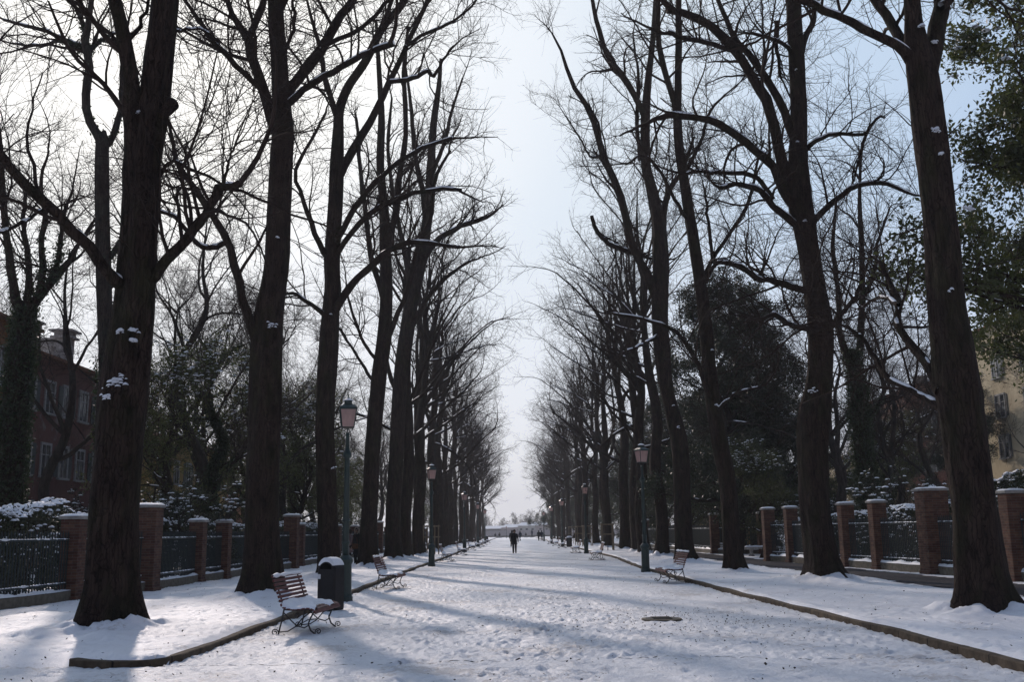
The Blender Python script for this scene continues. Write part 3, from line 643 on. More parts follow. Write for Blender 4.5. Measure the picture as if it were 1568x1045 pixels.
# ---- further trees of the rows: five forms, repeated down the avenue
def row_form(seed, H=23.0, fork=8.5, r0=.33):
    rng = np.random.RandomState(seed)
    root = thing('bare_tree', '', 'tree')
    lean = rng.normal(size=2) * .35
    top = np.array([lean[0] * 2 + .6, lean[1] * 2, H]); n = 9
    tp = [np.array([lean[0] * s + rng.normal() * .12 * (k > 0), lean[1] * s + rng.normal() * .12 * (k > 0), -.25 + (H * .86) * s]) for k, s in enumerate(np.linspace(0, 1, n))]
    tr = list(r0 * np.array([1.12, .95, .88, .82, .66, .48, .34, .2, .08]))
    tb = flare_trunk(rng, tp, tr, 44, 16, .4)
    tq, tqr = resample(tp, tr, 24)
    A, Ar = children(rng, tq[None], tqr[None], 10, fork / H, .85, (16, 40), (6, 11), .62, 14, .085, .04, .05, tipr=.16)
    Bx, Br = children(rng, tq[None], tqr[None], 4, .30, .6, (45, 80), (3.5, 6.5), .36, 14, .09, .05, .04, out_bias=(1.5, 0, 0), tipr=.45)
    L = (np.concatenate([A, Bx]), np.concatenate([Ar, Br]))
    e1, er = children(rng, tq[None], tqr[None], 14, .22, 1, (50, 95), (.8, 2.6), .07, 8, .13, .01, .007)
    e2, e2r = children(rng, e1, er, 4, .2, 1, (30, 70), (.3, 1.0), .6, 5, .15, .0, .004)
    V, F = tube_mesh([tb, (L[0], L[1], 8)]); mesh_obj('trunk', V, F, 'bark', root)
    V, F = tube_mesh(shoots(rng, L, (5, 4, 4), 1.05, .006) + [(e1, er, 4), (e2, e2r, 3)]); mesh_obj('crown', V, F, 'twig', root)
    snow_on(rng, L[0], L[1], 'branch_snow', root, .2)
    return root
ORD = ['first', 'second', 'third', 'fourth', 'fifth', 'sixth', 'seventh', 'eighth', 'ninth', 'tenth', 'eleventh', 'twelfth', 'thirteenth', 'fourteenth', 'fifteenth',
       'sixteenth', 'seventeenth', 'eighteenth', 'nineteenth', 'twentieth', 'twenty-first', 'twenty-second', 'twenty-third', 'twenty-fourth', 'twenty-fifth', 'twenty-sixth',
       'twenty-seventh', 'twenty-eighth', 'twenty-ninth', 'thirtieth']
forms = [row_form(21), row_form(22, 22, 7.5, .32), row_form(23, 24, 9.5, .36), row_form(24, 21.5, 7, .30), row_form(25, 23, 10, .35)]
rr_ = random.Random(5)
used_forms = set()
def row_tree(form, label, x, y, rz, sc, group):
    if form not in used_forms:
        used_forms.add(form); o = forms[form]; o.location = (x, y, 0); o.rotation_euler = (0, 0, rz); o.scale = (sc,) * 3; o['label'] = label; o['group'] = group
        return o
    return dup(forms[form], label, (x, y, 0), rz, sc, group)
ly = [62, 68, 75, 83, 92, 101, 110, 120, 130, 140, 151, 162, 173, 184, 195, 206, 217, 228]
for i, y in enumerate(ly):
    x = -6.6 + rr_.uniform(-.35, .35)
    row_tree((i * 2 + 1) % 5, 'tall bare avenue tree, %s beyond the standing couple in the left row' % ORD[i + 1], x, y, rr_.uniform(-.5, .5), (1.16 if y < 100 else 1.05) * rr_.uniform(.93, 1.06), row_l)
    MOUNDS.append((x, y, .9, .2))
ry = [57, 63, 70, 79, 88, 97, 106, 116, 126, 137, 148, 159, 170, 181, 192, 203, 214, 225]
for i, y in enumerate(ry):
    x = 8.4 + rr_.uniform(-.35, .35)
    row_tree((i * 2 + 3) % 5, 'tall bare avenue tree, %s beyond the first bench in the right row' % ORD[i + 1], x, y, math.pi + rr_.uniform(-.5, .5), (1.16 if y < 100 else 1.05) * rr_.uniform(.93, 1.06), row_r)
    MOUNDS.append((x, y, .9, .2))

# ------------------------------------------------------------ garden trees behind the fences
def garden_form(seed, kind):
    """kinds: bare, ivy (ivy on trunk and limbs), evergreen (dense leaves)"""
    rng = np.random.RandomState(seed)
    nm = {'bare': 'bare_tree', 'ivy': 'ivy_clad_tree', 'evergreen': 'evergreen_tree', 'scrub': 'shrub', 'holly': 'evergreen_tree', 'overhang': 'evergreen_tree'}[kind]
    root = thing(nm, '', 'tree' if kind != 'scrub' else 'shrub')
    H = {'bare': 17, 'ivy': 15, 'evergreen': 15, 'scrub': 4.2, 'holly': 11, 'overhang': 17}[kind] * rng.uniform(.92, 1.08)
    r0 = {'bare': .26, 'ivy': .30, 'evergreen': .30, 'scrub': .07, 'holly': .16, 'overhang': .3}[kind]
    n = 8; wob = .35 if kind != 'scrub' else .12
    tp = [np.array([rng.normal() * wob * (k > 0), rng.normal() * wob * (k > 0), -.2 + H * .8 * s]) for k, s in enumerate(np.linspace(0, 1, n))]
    tr = list(r0 * np.array([1.1, .92, .8, .66, .52, .38, .24, .1]))
    tb = flare_trunk(rng, tp, tr, 36, 12, .25); tq, tqr = resample(tp, tr, 20)
    if kind in ('bare', 'ivy'):
        A, Ar = children(rng, tq[None], tqr[None], 9, .32, .95, (25, 60), (4, 8), .6, 14, .12, .05, .04, tipr=.2)
        sh = shoots(rng, (A, Ar), (6, 7, 6), .85, .0055)
    elif kind == 'scrub':
        A, Ar = children(rng, tq[None], tqr[None], 12, .05, .9, (20, 70), (1.2, 2.6), .7, 10, .1, .06, .02)
        sh = shoots(rng, (A, Ar), (4, 4, 3), .35, .003)
    else:
        A, Ar = children(rng, tq[None], tqr[None], (34 if kind in ('evergreen', 'overhang') else 24), {'evergreen': .12, 'overhang': .42}.get(kind, .18), 1.0, (32, 80), (2.6, 5.6) if kind in ('evergreen', 'overhang') else (1.8, 3.8), .45, 12, .1, .03, .03, tipr=.2)
        sh = shoots(rng, (A, Ar), (5, 5, 4), .5 if kind in ('evergreen', 'overhang') else .45, .005)
    V, F = tube_mesh([tb, (A, Ar, 7)]); mesh_obj('trunk', V, F, 'bark_grey' if kind == 'bare' else 'bark', root)
    V, F = tube_mesh(sh[:3] if kind in ('evergreen', 'scrub') else sh); cr = mesh_obj('crown', V, F, 'twig', root)
    if kind == 'ivy':
        C = []
        for _ in range(9000):
            s = rng.uniform(0, .78) ** 1.1; q = s * 19; i = int(q); f = q - i; p = tq[i] * (1 - f) + tq[min(i + 1, 19)] * f; r = tqr[i] + .03 + abs(rng.normal()) * .13 * (1.2 - s)
            th = rng.uniform(0, 6.28); C.append(p + np.array([math.cos(th) * r, math.sin(th) * r, rng.normal() * .05]))
        for q in A[:5]:
            for _ in range(500):
                s = rng.uniform(0, 8); i = int(s); C.append(q[i] + (q[i + 1] - q[i]) * (s - i) + rng.normal(size=3) * .1)
        leaf_mesh('ivy', rng, np.array(C), .075, 'ivy_leaf', root, .5)
    if kind in ('evergreen', 'holly', 'scrub', 'overhang'):
        b2 = sh[1][0]; b3 = sh[2][0]
        src = np.concatenate([b2[:, 2:].reshape(-1, 3), b3[:, 1:].reshape(-1, 3)])
        nl = {'evergreen': 70000, 'holly': 13000, 'overhang': 42000, 'scrub': 5500}[kind]
        C = src[rng.randint(0, len(src), nl)] + rng.normal(size=(nl, 3)) * {'evergreen': .14, 'overhang': .15, 'holly': .12, 'scrub': .06}[kind]
        leaf_mesh('foliage', rng, C, {'evergreen': .068, 'overhang': .078, 'holly': .06, 'scrub': .05}[kind], {'evergreen': 'evergreen_leaf', 'overhang': 'olive_leaf', 'holly': 'olive_leaf', 'scrub': 'evergreen_leaf'}[kind], root, .4)
        zt = np.percentile(C[:, 2], 60); up = C[C[:, 2] > zt]
        lump_mesh('leaf_snow', rng, up[rng.randint(0, len(up), 260 if kind != 'scrub' else 120)], .09, .04, 'snow', root)
    snow_on(rng, A, Ar, 'branch_snow', root, -.02, rmin=.03)
    return root
GF = {'bare': [garden_form(31, 'bare'), garden_form(32, 'bare'), garden_form(33, 'bare')], 'ivy': [garden_form(34, 'ivy'), garden_form(35, 'ivy')],
      'evergreen': [garden_form(36, 'evergreen'), garden_form(37, 'evergreen')], 'holly': [garden_form(38, 'holly'), garden_form(41, 'holly')], 'scrub': [garden_form(39, 'scrub')], 'overhang': [garden_form(42, 'overhang')]}
g_used = set()
def garden(kind, i, x, y, sc, label, group, rz=None, lean=None):
    src = GF[kind][i % len(GF[kind])]
    rz = rr_.uniform(0, 6.28) if rz is None else rz
    if (kind, i % len(GF[kind])) not in g_used:
        g_used.add((kind, i % len(GF[kind]))); o = src; o.location = (x, y, 0); o.rotation_euler = (0, 0, rz); o.scale = (sc,) * 3; o['label'] = label; o['group'] = group
    else: o = dup(src, label, (x, y, 0), rz, sc, group)
    if lean: o.rotation_euler = (lean[0], lean[1], rz)
    return o
def at(px, D): # x of a photo column at distance D
    return P(px, 780, D).x
gl = 'garden trees behind the left fence'; gr = 'garden trees behind the right fence'
# left: named ones near the fence
garden('bare', 1, at(75, 38), 38, .9, 'slim bare garden tree in front of the red house facade', gl)
garden('ivy', 1, at(325, 43), 43, .85, 'ivy covered tree with bent limb left of the second avenue trunk', gl)
garden('holly', 0, at(262, 40), 40, 1.0, 'loose green leaved tree before the yellow house', gl)
garden('holly', 1, at(355, 52), 52, 1.1, 'green leaved tree between the first two avenue trunks, further back', gl)
garden('bare', 2, at(300, 55), 55, 1.0, 'bare garden tree rising above the yellow house', gl)
garden('holly', 0, at(465, 62), 62, 1.15, 'green leaved tree right of the second avenue trunk', gl)
garden('scrub', 0, at(300, 36), 36, .9, 'low leafy shrub behind the left fence by the large brick pillar', gl)
Lx = [(-14, 45, 'bare', 1), (-19, 62, 'bare', 0), (-15, 70, 'ivy', 0), (-21, 80, 'bare', 2), (-14, 83, 'holly', 1), (-18, 92, 'bare', 1), (-13, 100, 'bare', 0), (-24, 98, 'holly', 0), (-16, 112, 'ivy', 1),
      (-20, 122, 'bare', 2), (-13, 128, 'holly', 0), (-15, 142, 'bare', 1), (-19, 155, 'bare', 0), (-13, 165, 'ivy', 0), (-16, 180, 'holly', 1), (-13, 196, 'bare', 2), (-16, 212, 'bare', 0), (-12, 228, 'holly', 0),
      (-26, 70, 'bare', 0), (-30, 85, 'bare', 1), (-17, 50, 'bare', 2), (-36, 66, 'bare', 0), (-13, 57, 'bare', 2), (-14, 75, 'bare', 0), (-17, 66, 'bare', 1), (-27, 62, 'holly', 0), (-14, 66, 'holly', 1), (-19, 74, 'holly', 0), (-29, 78, 'ivy', 0), (-24, 88, 'bare', 0), (-18, 104, 'holly', 1), (-27, 110, 'ivy', 1), (-34, 96, 'bare', 2), (-22, 132, 'holly', 0), (-17, 118, 'holly', 1), (-38, 120, 'bare', 1), (-30, 140, 'holly', 1), (-13, 112, 'bare', 1), (-24, 150, 'ivy', 0), (-16, 48, 'scrub', 0), (-18, 56, 'scrub', 0), (-15, 64, 'scrub', 0), (-21, 52, 'scrub', 0), (-23, 66, 'scrub', 0), (-17, 80, 'scrub', 0), (-26, 74, 'scrub', 0), (-14.5, 92, 'scrub', 0)]
KN = {'bare': 'bare garden tree', 'ivy': 'ivy wrapped garden tree', 'holly': 'thin leaved garden tree', 'evergreen': 'dark evergreen', 'scrub': 'leafy garden shrub'}
def gap_labels(lst, gaps):
    out = {}; cnt = {}
    for i, (x, y, k, v) in sorted(enumerate(lst), key=lambda q: q[1][1]):
        px = CW / 2 + x / y * FPX; g_ = next(t for lim, t in gaps if px < lim); c = cnt.get((k, g_), 0); cnt[(k, g_)] = c + 1
        out[i] = '%s, %s from the front, %s' % (KN[k], ORD[c], g_)
    return out
LG = gap_labels(Lx, [(168, 'left of the nearest left trunk'), (400, 'between the first two left trunks'), (507, 'between second and third left trunks'), (566, 'just right of the third left trunk'), (660, 'behind the stubby armed left tree'), (9999, 'in the far left wood')])
for i, (x, y, k, v) in enumerate(Lx):
    garden(k, v, x, y, rr_.uniform(.85, 1.15), LG[i], 'distant %s trees behind the left fence' % k)
# right
garden('overhang', 0, at(1665, 26), 26, 1.08, 'large leafy evergreen tree overhanging the right edge', gr)
garden('overhang', 0, at(1690, 36), 36, 1.05, 'dark evergreen tree outside the right fence, partly out of frame', gr)
garden('evergreen', 1, at(1120, 60), 60, 1.15, 'broad dark evergreen behind the slender tree on the right', gr)
garden('evergreen', 0, at(1180, 64), 64, 1.05, 'dark evergreen just left of the bulging trunk', gr)
garden('evergreen', 0, at(1040, 84), 84, 1.1, 'dark evergreen whose pointed top shows behind the right row', gr)
garden('bare', 2, at(1290, 54), 54, .95, 'bare garden tree with yellowing leaves near the ochre house', gr)
garden('bare', 0, at(1380, 60), 60, 1.0, 'bare garden tree in front of the brick house', gr)
garden('scrub', 0, at(1385, 42), 42, 1.0, 'dense evergreen shrub behind the right fence near the large pillar', gr)
garden('holly', 1, at(1270, 60), 60, .75, 'small tree with sparse yellow green leaves right of the bulging trunk', gr)
garden('holly', 0, at(1385, 70), 70, .95, 'green leaved tree before the brick house', gr)
garden('holly', 0, at(1160, 52), 52, .62, 'small dark leafy tree beside the end of the right fence', gr)
Rx = [(16, 92, 'evergreen', 1), (14, 78, 'holly', 0), (20, 100, 'evergreen', 0), (15, 108, 'evergreen', 1), (14, 122, 'evergreen', 0), (18, 134, 'evergreen', 1), (14, 146, 'holly', 1), (15, 160, 'evergreen', 0), (13, 174, 'evergreen', 1),
      (14, 190, 'evergreen', 0), (12, 205, 'evergreen', 1), (11, 222, 'evergreen', 0), (9.2, 236, 'evergreen', 1), (26, 62, 'bare', 1), (30, 74, 'bare', 0), (24, 84, 'bare', 2), (36, 66, 'bare', 1), (22, 60, 'bare', 0), (18, 56, 'bare', 1), (40, 92, 'bare', 0), (30, 96, 'holly', 0), (19, 80, 'evergreen', 0), (24, 92, 'evergreen', 1), (15, 66, 'evergreen', 1), (25, 70, 'holly', 1), (31, 84, 'evergreen', 0), (17, 58, 'scrub', 0), (21, 64, 'scrub', 0), (26, 58, 'scrub', 0), (23, 50, 'scrub', 0), (30, 66, 'scrub', 0), (36, 80, 'evergreen', 1)]
RG = gap_labels(Rx, [(950, 'in the far right wood'), (1053, 'left of the first right bench tree'), (1125, 'just left of the slender right tree'), (1264, 'between the slender and bulging right trunks'), (1480, 'between the two nearest right trunks'), (9999, 'right of the nearest right trunk')])
for i, (x, y, k, v) in enumerate(Rx):
    garden(k, v, x, y, rr_.uniform(.85, 1.1), RG[i], 'distant %s trees behind the right fence' % k)
# ------------------------------------------------------------ ground
QUAY = 286.0
def sheet(name, mat, xs_fn, ys, nc, zfn):
    ys = np.asarray(ys); u = np.linspace(0, 1, nc)
    x0, x1 = xs_fn(ys); X = x0[:, None] * (1 - u) + x1[:, None] * u; Y = np.repeat(ys[:, None], nc, 1)
    Z = zfn(X, Y); R = len(ys)
    idx = np.arange(R * nc).reshape(R, nc)
    F = np.stack([idx[:-1, :-1], idx[:-1, 1:], idx[1:, 1:], idx[1:, :-1]], -1).reshape(-1, 4)
    return structure(mesh_obj(name, np.stack([X, Y, Z], -1).reshape(-1, 3), [F], mat))
KL, KR = -4.42, 6.02
kl = lambda y: KL + .05 * np.sin(y * .11)
kr_pts = [G(1568, 1012, .12), G(1450, 979, .12), G(1140, 907, .12), G(985, 868, .12)]
krx = np.array([-40, 8] + [p.y for p in kr_pts] + [60, 290.]); krv = np.array([7.0, 6.6] + [p.x for p in kr_pts] + [6.0, 6.0])
kr = lambda y: np.interp(y, krx, krv)
corner = G(205, 1010, .10); KY = corner.y
geo_rows = np.concatenate([np.linspace(-30, 9, 40), np.exp(np.arange(math.log(9.05), math.log(QUAY), .0026)), [QUAY]])
# footprints: small dents trodden into the snow
frng = np.random.RandomState(3); NPR = 13000
fy = 9.5 + 38 * frng.rand(NPR) ** 1.5; fx = frng.uniform(-10.5, 10.5, NPR); fa = frng.normal(size=NPR) * .5; fd = frng.uniform(.006, .019, NPR)
def dents(X, Y):
    Z = np.zeros_like(X); ys = Y[:, 0]
    for x, y, a, d in zip(fx, fy, fa, fd):
        i0, i1 = np.searchsorted(ys, (y - .32, y + .32))
        if i1 <= i0: continue
        xr = X[i0]; j0, j1 = np.searchsorted(xr, (x - .3, x + .3))
        if i1 <= i0 or j1 <= j0: continue
        dx = X[i0:i1, j0:j1] - x; dy = Y[i0:i1, j0:j1] - y; u = dx * math.cos(a) - dy * math.sin(a); v = dx * math.sin(a) + dy * math.cos(a)
        q = (u / .055) ** 2 + (v / .11) ** 2
        Z[i0:i1, j0:j1] += -d * np.exp(-q * q * .7) + d * .5 * np.exp(-((np.sqrt(q) - 1.5) / .35) ** 2)
    return Z
def z_avenue(X, Y):
    far = np.clip(20 / np.maximum(Y, 1), 0, 1)
    z = .024 * fbm(X * 1.3, Y * 1.1, 4, 2) + .026 * fbm(X * 4.2, Y * 3.6, 3, 5) + .026 * fbm(X * 9.5, Y * 8, 2, 15) + .05 * fbm(X * .35, Y * .3, 2, 8)
    lane = np.clip(1.0 + 2.0 * fbm(X * .45 + 3, Y * .09, 2, 21), .35, 1.6)
    return z * (.45 + .55 * far) * (.5 + .5 * lane) + dents(X, Y) * lane
av_l = lambda y: np.where(y > KY + .1, kl(y) - .05, -34.0 + 0 * y)
rows_a = geo_rows[geo_rows > KY + .15]; rows_b = geo_rows[geo_rows <= KY + .2]
sheet('avenue', 'trodden_snow', lambda y: (kl(y) - .02, kr(y) + .05), geo_rows[geo_rows > KY - .02], 330, z_avenue)
sheet('snow_foreground', 'trodden_snow', lambda y: (0 * y - 30.0, kr(y) + .05), geo_rows[geo_rows < KY + .02], 560, lambda X, Y: z_avenue(X, Y) - .003)
# cleared grey path on the right bed
pa = [(G(1568, 923, .1), G(1568, 907, .1)), (G(1140, 873, .1), G(1140, 863, .1))]
py_ = np.array([-30, pa[0][0].y, pa[1][0].y, 300.]); sl_ = (pa[1][0].x - pa[0][0].x) / (pa[1][0].y - pa[0][0].y)
def path_l(y): return np.interp(y, [-30, 20, 40, 70, 300], [11.3, 10.7, 9.75, 9.3, 9.2])
def path_r(y): return path_l(y) + 2.3
def z_bed(X, Y):
    z = BED + .035 * fbm(X * .9, Y * .8, 4, 11) + .020 * fbm(X * 5, Y * 4.5, 3, 13) + .8 * dents(X, Y)
    for mx_, my_, r, h in MOUNDS:
        if my_ > 140: continue
        i0, i1 = np.searchsorted(Y[:, 0], (my_ - 3, my_ + 3))
        dx = X[i0:i1] - mx_; dy = Y[i0:i1] - my_; d = np.sqrt(dx * dx + dy * dy); th = np.arctan2(dy, dx)
        rr = r * (1 + .28 * np.cos(5 * th + mx_ * 3) + .5 * fbm(th * 1.3 + 9, d * 0 + my_, 2))
        z[i0:i1] += h * np.exp(-(d / rr) ** 2 * 1.1) * (1 + .8 * fbm(X[i0:i1] * 3, Y[i0:i1] * 3, 2, 3)) + h * np.exp(-((d - .55 * r) / .2) ** 2) * (.7 * fbm(X[i0:i1] * 5, Y[i0:i1] * 5, 3, 9) + .10)
    return z
def z_right(X, Y):
    z = z_bed(X, Y); c = (path_l(Y) + path_r(Y)) / 2; w = np.clip((1.1 - np.abs(X - c)) / .12, 0, 1); z = z * (1 - w) + (.095) * w
    e = np.clip((X - kr(Y)) / .16, 0, 1); return z * e + .058 * (1 - e) + .01
def z_left(X, Y):
    cut = np.clip(((X + 4.62) - (Y - KY)) / .05 + 1, 0, 1); w = np.clip((-5.0 - X) / .6, 0, 1); e = np.clip((kl(Y) - X) / .16, 0, 1) * np.clip((Y - KY) / (.12 + .9 * w), 0, 1)
    z = z_bed(X, Y) * e + (.058 * (1 - w) - .06 * w) * (1 - e) + .01; return z * (1 - cut) - .06 * cut
sheet('snow_bed_left', 'snow_ground', lambda y: (0 * y - 10.9, kl(y) - .03), np.concatenate([np.exp(np.arange(math.log(KY), math.log(QUAY), .003)), [QUAY]]), 170, z_left)
sheet('snow_bed_right', 'snow_ground', lambda y: (kr(y) + .03, 0 * y + 17.0), np.concatenate([np.linspace(-30, 9, 20), np.exp(np.arange(math.log(9.1), math.log(QUAY), .003)), [QUAY]]), 260, z_right)
ys = np.concatenate([np.linspace(-28, 10, 10), np.linspace(11, 120, 260)])
sheet('cleared_path', 'asphalt', lambda y: (path_l(y) - .06 + .12 * vn(y * .9, y * 0, 4), path_r(y) + .02 + .16 * vn(y * 1.1, y * 0, 6)), ys, 8, lambda X, Y: .134 + .006 * fbm(X * 2, Y * 2, 2, 3))
# kerbs
def kerb(pts, w=.14, h=.078, name='kerb'):
    g = Geo()
    rows = []
    for i, p in enumerate(pts):
        q0 = pts[max(i - 1, 0)]; q1 = pts[min(i + 1, len(pts) - 1)]; d = Vector((q1[0] - q0[0], q1[1] - q0[1], 0)).normalized(); nrm = Vector((d.y, -d.x, 0))
        a = .010 * math.sin(i * 1.7) + .006 * math.sin(i * 4.1)
        rows.append([(p[0] + nrm.x * (s * w / 2 + a), p[1] + nrm.y * (s * w / 2 + a), z + (.008 * math.sin(i * .9) if z > 0 else 0)) for s, z in ((-1, -.2), (-1, h), (-.8, h + .012), (.8, h + .012), (1, h - .01), (1, -.2))])
    V = [v for r in rows for v in r]; n = 6
    F = [(i * n + k, (i + 1) * n + k, (i + 1) * n + k + 1, i * n + k + 1) for i in range(len(rows) - 1) for k in range(5)] + [tuple(range(n)), tuple(range(len(V) - 1, len(V) - 1 - n, -1))]
    g.add(V, F); return g
yy = np.concatenate([np.arange(KY + .5, 60, .5), np.arange(60, QUAY, 4)])
pts = [(-5.6, KY + .22), (-5.35, KY + .06), (-5.05, KY - .03), (-4.75, KY + .01), (-4.56, KY + .12), (-4.47, KY + .3)] + [(float(kl(y)), float(y)) for y in yy]
structure(kerb(pts[::-1]).obj('kerb', 'kerb_stone'))
yy = np.concatenate([np.arange(-20, 60, .5), np.arange(60, QUAY, 4)])
structure(kerb([(float(kr(y)), float(y)) for y in yy]).obj('kerb', 'kerb_stone'))
# gardens, quay, water, far shore
def plane(name, mat, x0, x1, y0, y1, z, nx=40, ny=60, amp=0.0):
    ys = np.linspace(y0, y1, ny)
    return sheet(name, mat, lambda y: (0 * y + x0, 0 * y + x1), ys, nx, lambda X, Y: z + amp * fbm(X * .3, Y * .3, 3, 4))
plane('garden_ground', 'snow_ground', -400, -10.85, -60, QUAY, .03, 200, 200, .12)
plane('garden_ground', 'snow_ground', 16.9, 400, -60, QUAY, .03, 200, 200, .12)
g = Geo(); g.box((0, (QUAY - 62) / 2, -1.2), (800, QUAY + 62, 2.2)); structure(g.obj('ground', 'stone_dark'))
plane('ground', 'snow_ground', -120, 120, QUAY + .05, QUAY + 6, .02, 60, 6, .04)
g = Geo(); g.box((0, QUAY + 3.1, -1.1), (800, 6.1, 2.1)); structure(g.obj('quay', 'stone'))
plane('water', 'water', -1200, 1200, QUAY + 4, 1500, -1.5, 4, 4)
g = Geo(); g.box((0, 560, -1.1), (900, 80, 1.6)); structure(g.obj('island', 'stone_dark'))
wrng = np.random.RandomState(8)
# wet dark manhole in the avenue
mh = G(1013, 951, .0)
# fallen leaves and bark crumbs scattered on the snow
def ground_z(x, y): return BED + .03 if (x < KL - .2 or x > kr(y) + .2) else .02
ln_ = 2600; ly_ = 10 + 55 * wrng.rand(ln_) ** 1.6; lx_ = wrng.uniform(-10.3, 10.3, ln_) * np.minimum(1, .45 + ly_ / 30); lx_[:700] = mh.x + wrng.normal(size=700) * 1.5; ly_[:700] = np.maximum(10, mh.y + wrng.normal(size=700) * 1.8)
LC = np.array([(x, y, ground_z(x, y) + .012) for x, y in zip(lx_, ly_)])
la = wrng.uniform(0, 6.28, ln_); ls = wrng.uniform(.009, .024, ln_); A_ = np.stack([np.cos(la) * ls, np.sin(la) * ls, wrng.normal(size=ln_) * .006], 1); B_ = np.stack([-np.sin(la) * ls * .55, np.cos(la) * ls * .55, wrng.normal(size=ln_) * .006], 1)
lv = mesh_obj('fallen_leaves', np.stack([LC - A_, LC - B_, LC + A_, LC + B_], 1).reshape(-1, 3), [np.arange(4 * ln_).reshape(ln_, 4)], 'bark_grey', None, False); lv['kind'] = 'stuff'; lv['label'] = 'tiny dark fallen leaves and bark crumbs scattered over the snow'
root = thing('manhole_cover', 'dark wet manhole cover showing through the snow of the avenue', 'manhole cover', (mh.x, mh.y, 0))
g = Geo(); V = []; 
pr = [(.30, -.05), (.30, .030), (.28, .034), (.265, .028), (.0, .030)]
g.lathe([(.36, -.06), (.36, .038), (.30, .041)], 28); g.obj('frame', 'stone_dark', root)
g = Geo(); g.lathe([(.292, -.03), (.292, .046)], 28)
for k in range(6): g.box((0, -.2 + k * .08, .050), (.34, .022, .008))
g.obj('lid', 'black_iron', root)

# ------------------------------------------------------------ fences
def pillar_form(name, w, h, mat):
    root = thing(name, '', 'pillar')
    g = Geo(); g.box((0, 0, h / 2 - .1), (w, w, h + .2), bevel=.012); g.box((0, 0, .10), (w + .06, w + .06, .22), bevel=.01); g.obj('shaft', mat, root)
    g = Geo(); g.box((0, 0, h + .04), (w + .10, w + .10, .08), bevel=.015); g.obj('cap', 'stone', root)
    rng = np.random.RandomState(int(h * 100)); n = 9; u = np.linspace(-1, 1, n) * (w / 2 + .035)
    X, Y = np.meshgrid(u, u, indexing='ij'); e = np.minimum(1, (1 - np.maximum(np.abs(X), np.abs(Y)) / (w / 2 + .036)) * 4)
    Z = h + .076 + .05 * np.sqrt(np.maximum(e, 0)) * (1 + .7 * fbm(X * 6, Y * 6, 2, 2)); idx = np.arange(n * n).reshape(n, n)
    F = np.stack([idx[:-1, :-1], idx[1:, :-1], idx[1:, 1:], idx[:-1, 1:]], -1).reshape(-1, 4)
    mesh_obj('snow_cap', np.stack([X, Y, Z], -1).reshape(-1, 3), [F], 'snow', root)
    return root
def fence_form(L, h, seed, base_h=.34):
    """railing of length L along local X, on a low kerb wall"""
    root = thing('iron_fence', '', 'fence'); rng = np.random.RandomState(seed)
    g = Geo(); g.box((0, 0, base_h / 2 - .1), (L, .26, base_h + .2), bevel=.015); g.obj('base_wall', 'stone_dark', root)
    g = Geo(); n = max(4, int(L / .125))
    for i in range(n):
        x = -L / 2 + (i + .5) * L / n; g.box((x, 0, (h + base_h) / 2 + .04), (.026, .026, h - base_h + .02)); g.lathe([(.020, h + .04), (.012, h + .075), (.003, h + .12)], 6, (x, 0))
    g.box((0, 0, base_h + .16), (L, .035, .045)); g.box((0, 0, h - .10), (L, .035, .045)); g.obj('railing', 'fence_paint', root)
    nn = 40; x = np.linspace(-L / 2, L / 2, nn)[None, :, None]; p = np.concatenate([x, x * 0, x * 0 + h - .078], -1); r = np.maximum(.016 * (1 + 1.0 * rng.normal(size=(1, nn)) * .4), .002)
    p2 = p.copy(); p2[..., 2] = base_h + .186
    V, F = tube_mesh([(p, r, 6), (p2, r[:, ::-1], 6)]); mesh_obj('rail_snow', V, F, 'snow', root)
    m = 60; X, Y = np.meshgrid(np.linspace(-L / 2, L / 2, m), np.linspace(-.14, .14, 7), indexing='ij')
    Z = base_h - .005 + .07 * np.sqrt(np.maximum(1 - (np.abs(Y) / .141) ** 2, 0)) * np.clip(1.0 + 2.2 * fbm(X * 1.6 + seed, Y * 3, 3, 5), .0, 2)
    idx = np.arange(m * 7).reshape(m, 7); F = np.stack([idx[:-1, :-1], idx[1:, :-1], idx[1:, 1:], idx[:-1, 1:]], -1).reshape(-1, 4)
    mesh_obj('wall_snow', np.stack([X, Y, Z], -1).reshape(-1, 3), [F], 'snow', root)
    return root
PF = {}
def put_pillar(x, y, big, side, label):
    key = (side, big)
    w, h = {('l', 0): (.46, 2.02), ('l', 1): (.60, 2.38), ('r', 0): (.50, 2.40), ('r', 1): (.76, 2.66)}[key]
    grp = 'brick pillars of the %s fence' % ('left' if side == 'l' else 'right')
    if key not in PF:
        PF[key] = pillar_form('brick_pillar', w, h, 'brick'); o = PF[key]; o.location = (x, y, .02); o['label'] = label; o['group'] = grp; return o
    return dup(PF[key], label, (x, y, .02), 0, group=grp)
def put_fence(a, b, h, label, side, seed):
    d = Vector((b[0] - a[0], b[1] - a[1])); L = d.length - .4
    o = fence_form(L, h, seed); o.location = ((a[0] + b[0]) / 2, (a[1] + b[1]) / 2, .03); o.rotation_euler = (0, 0, math.atan2(d.y, d.x)); o['label'] = label
    o['group'] = 'iron fence panels on the %s' % ('left' if side == 'l' else 'right')
lp = [(-10.9, 19.6, 0), (G(106, 922, .1).x, G(106, 922, .1).y, 0), (G(228, 907, .1).x - .1, G(228, 907, .1).y, 1), (G(300, 894, .1).x, G(300, 894, .1).y, 0), (G(340, 888, .1).x, G(340, 888, .1).y, 0), (-10.4, 41, 0), (G(445, 872, .1).x, G(445, 872, .1).y, 1)]
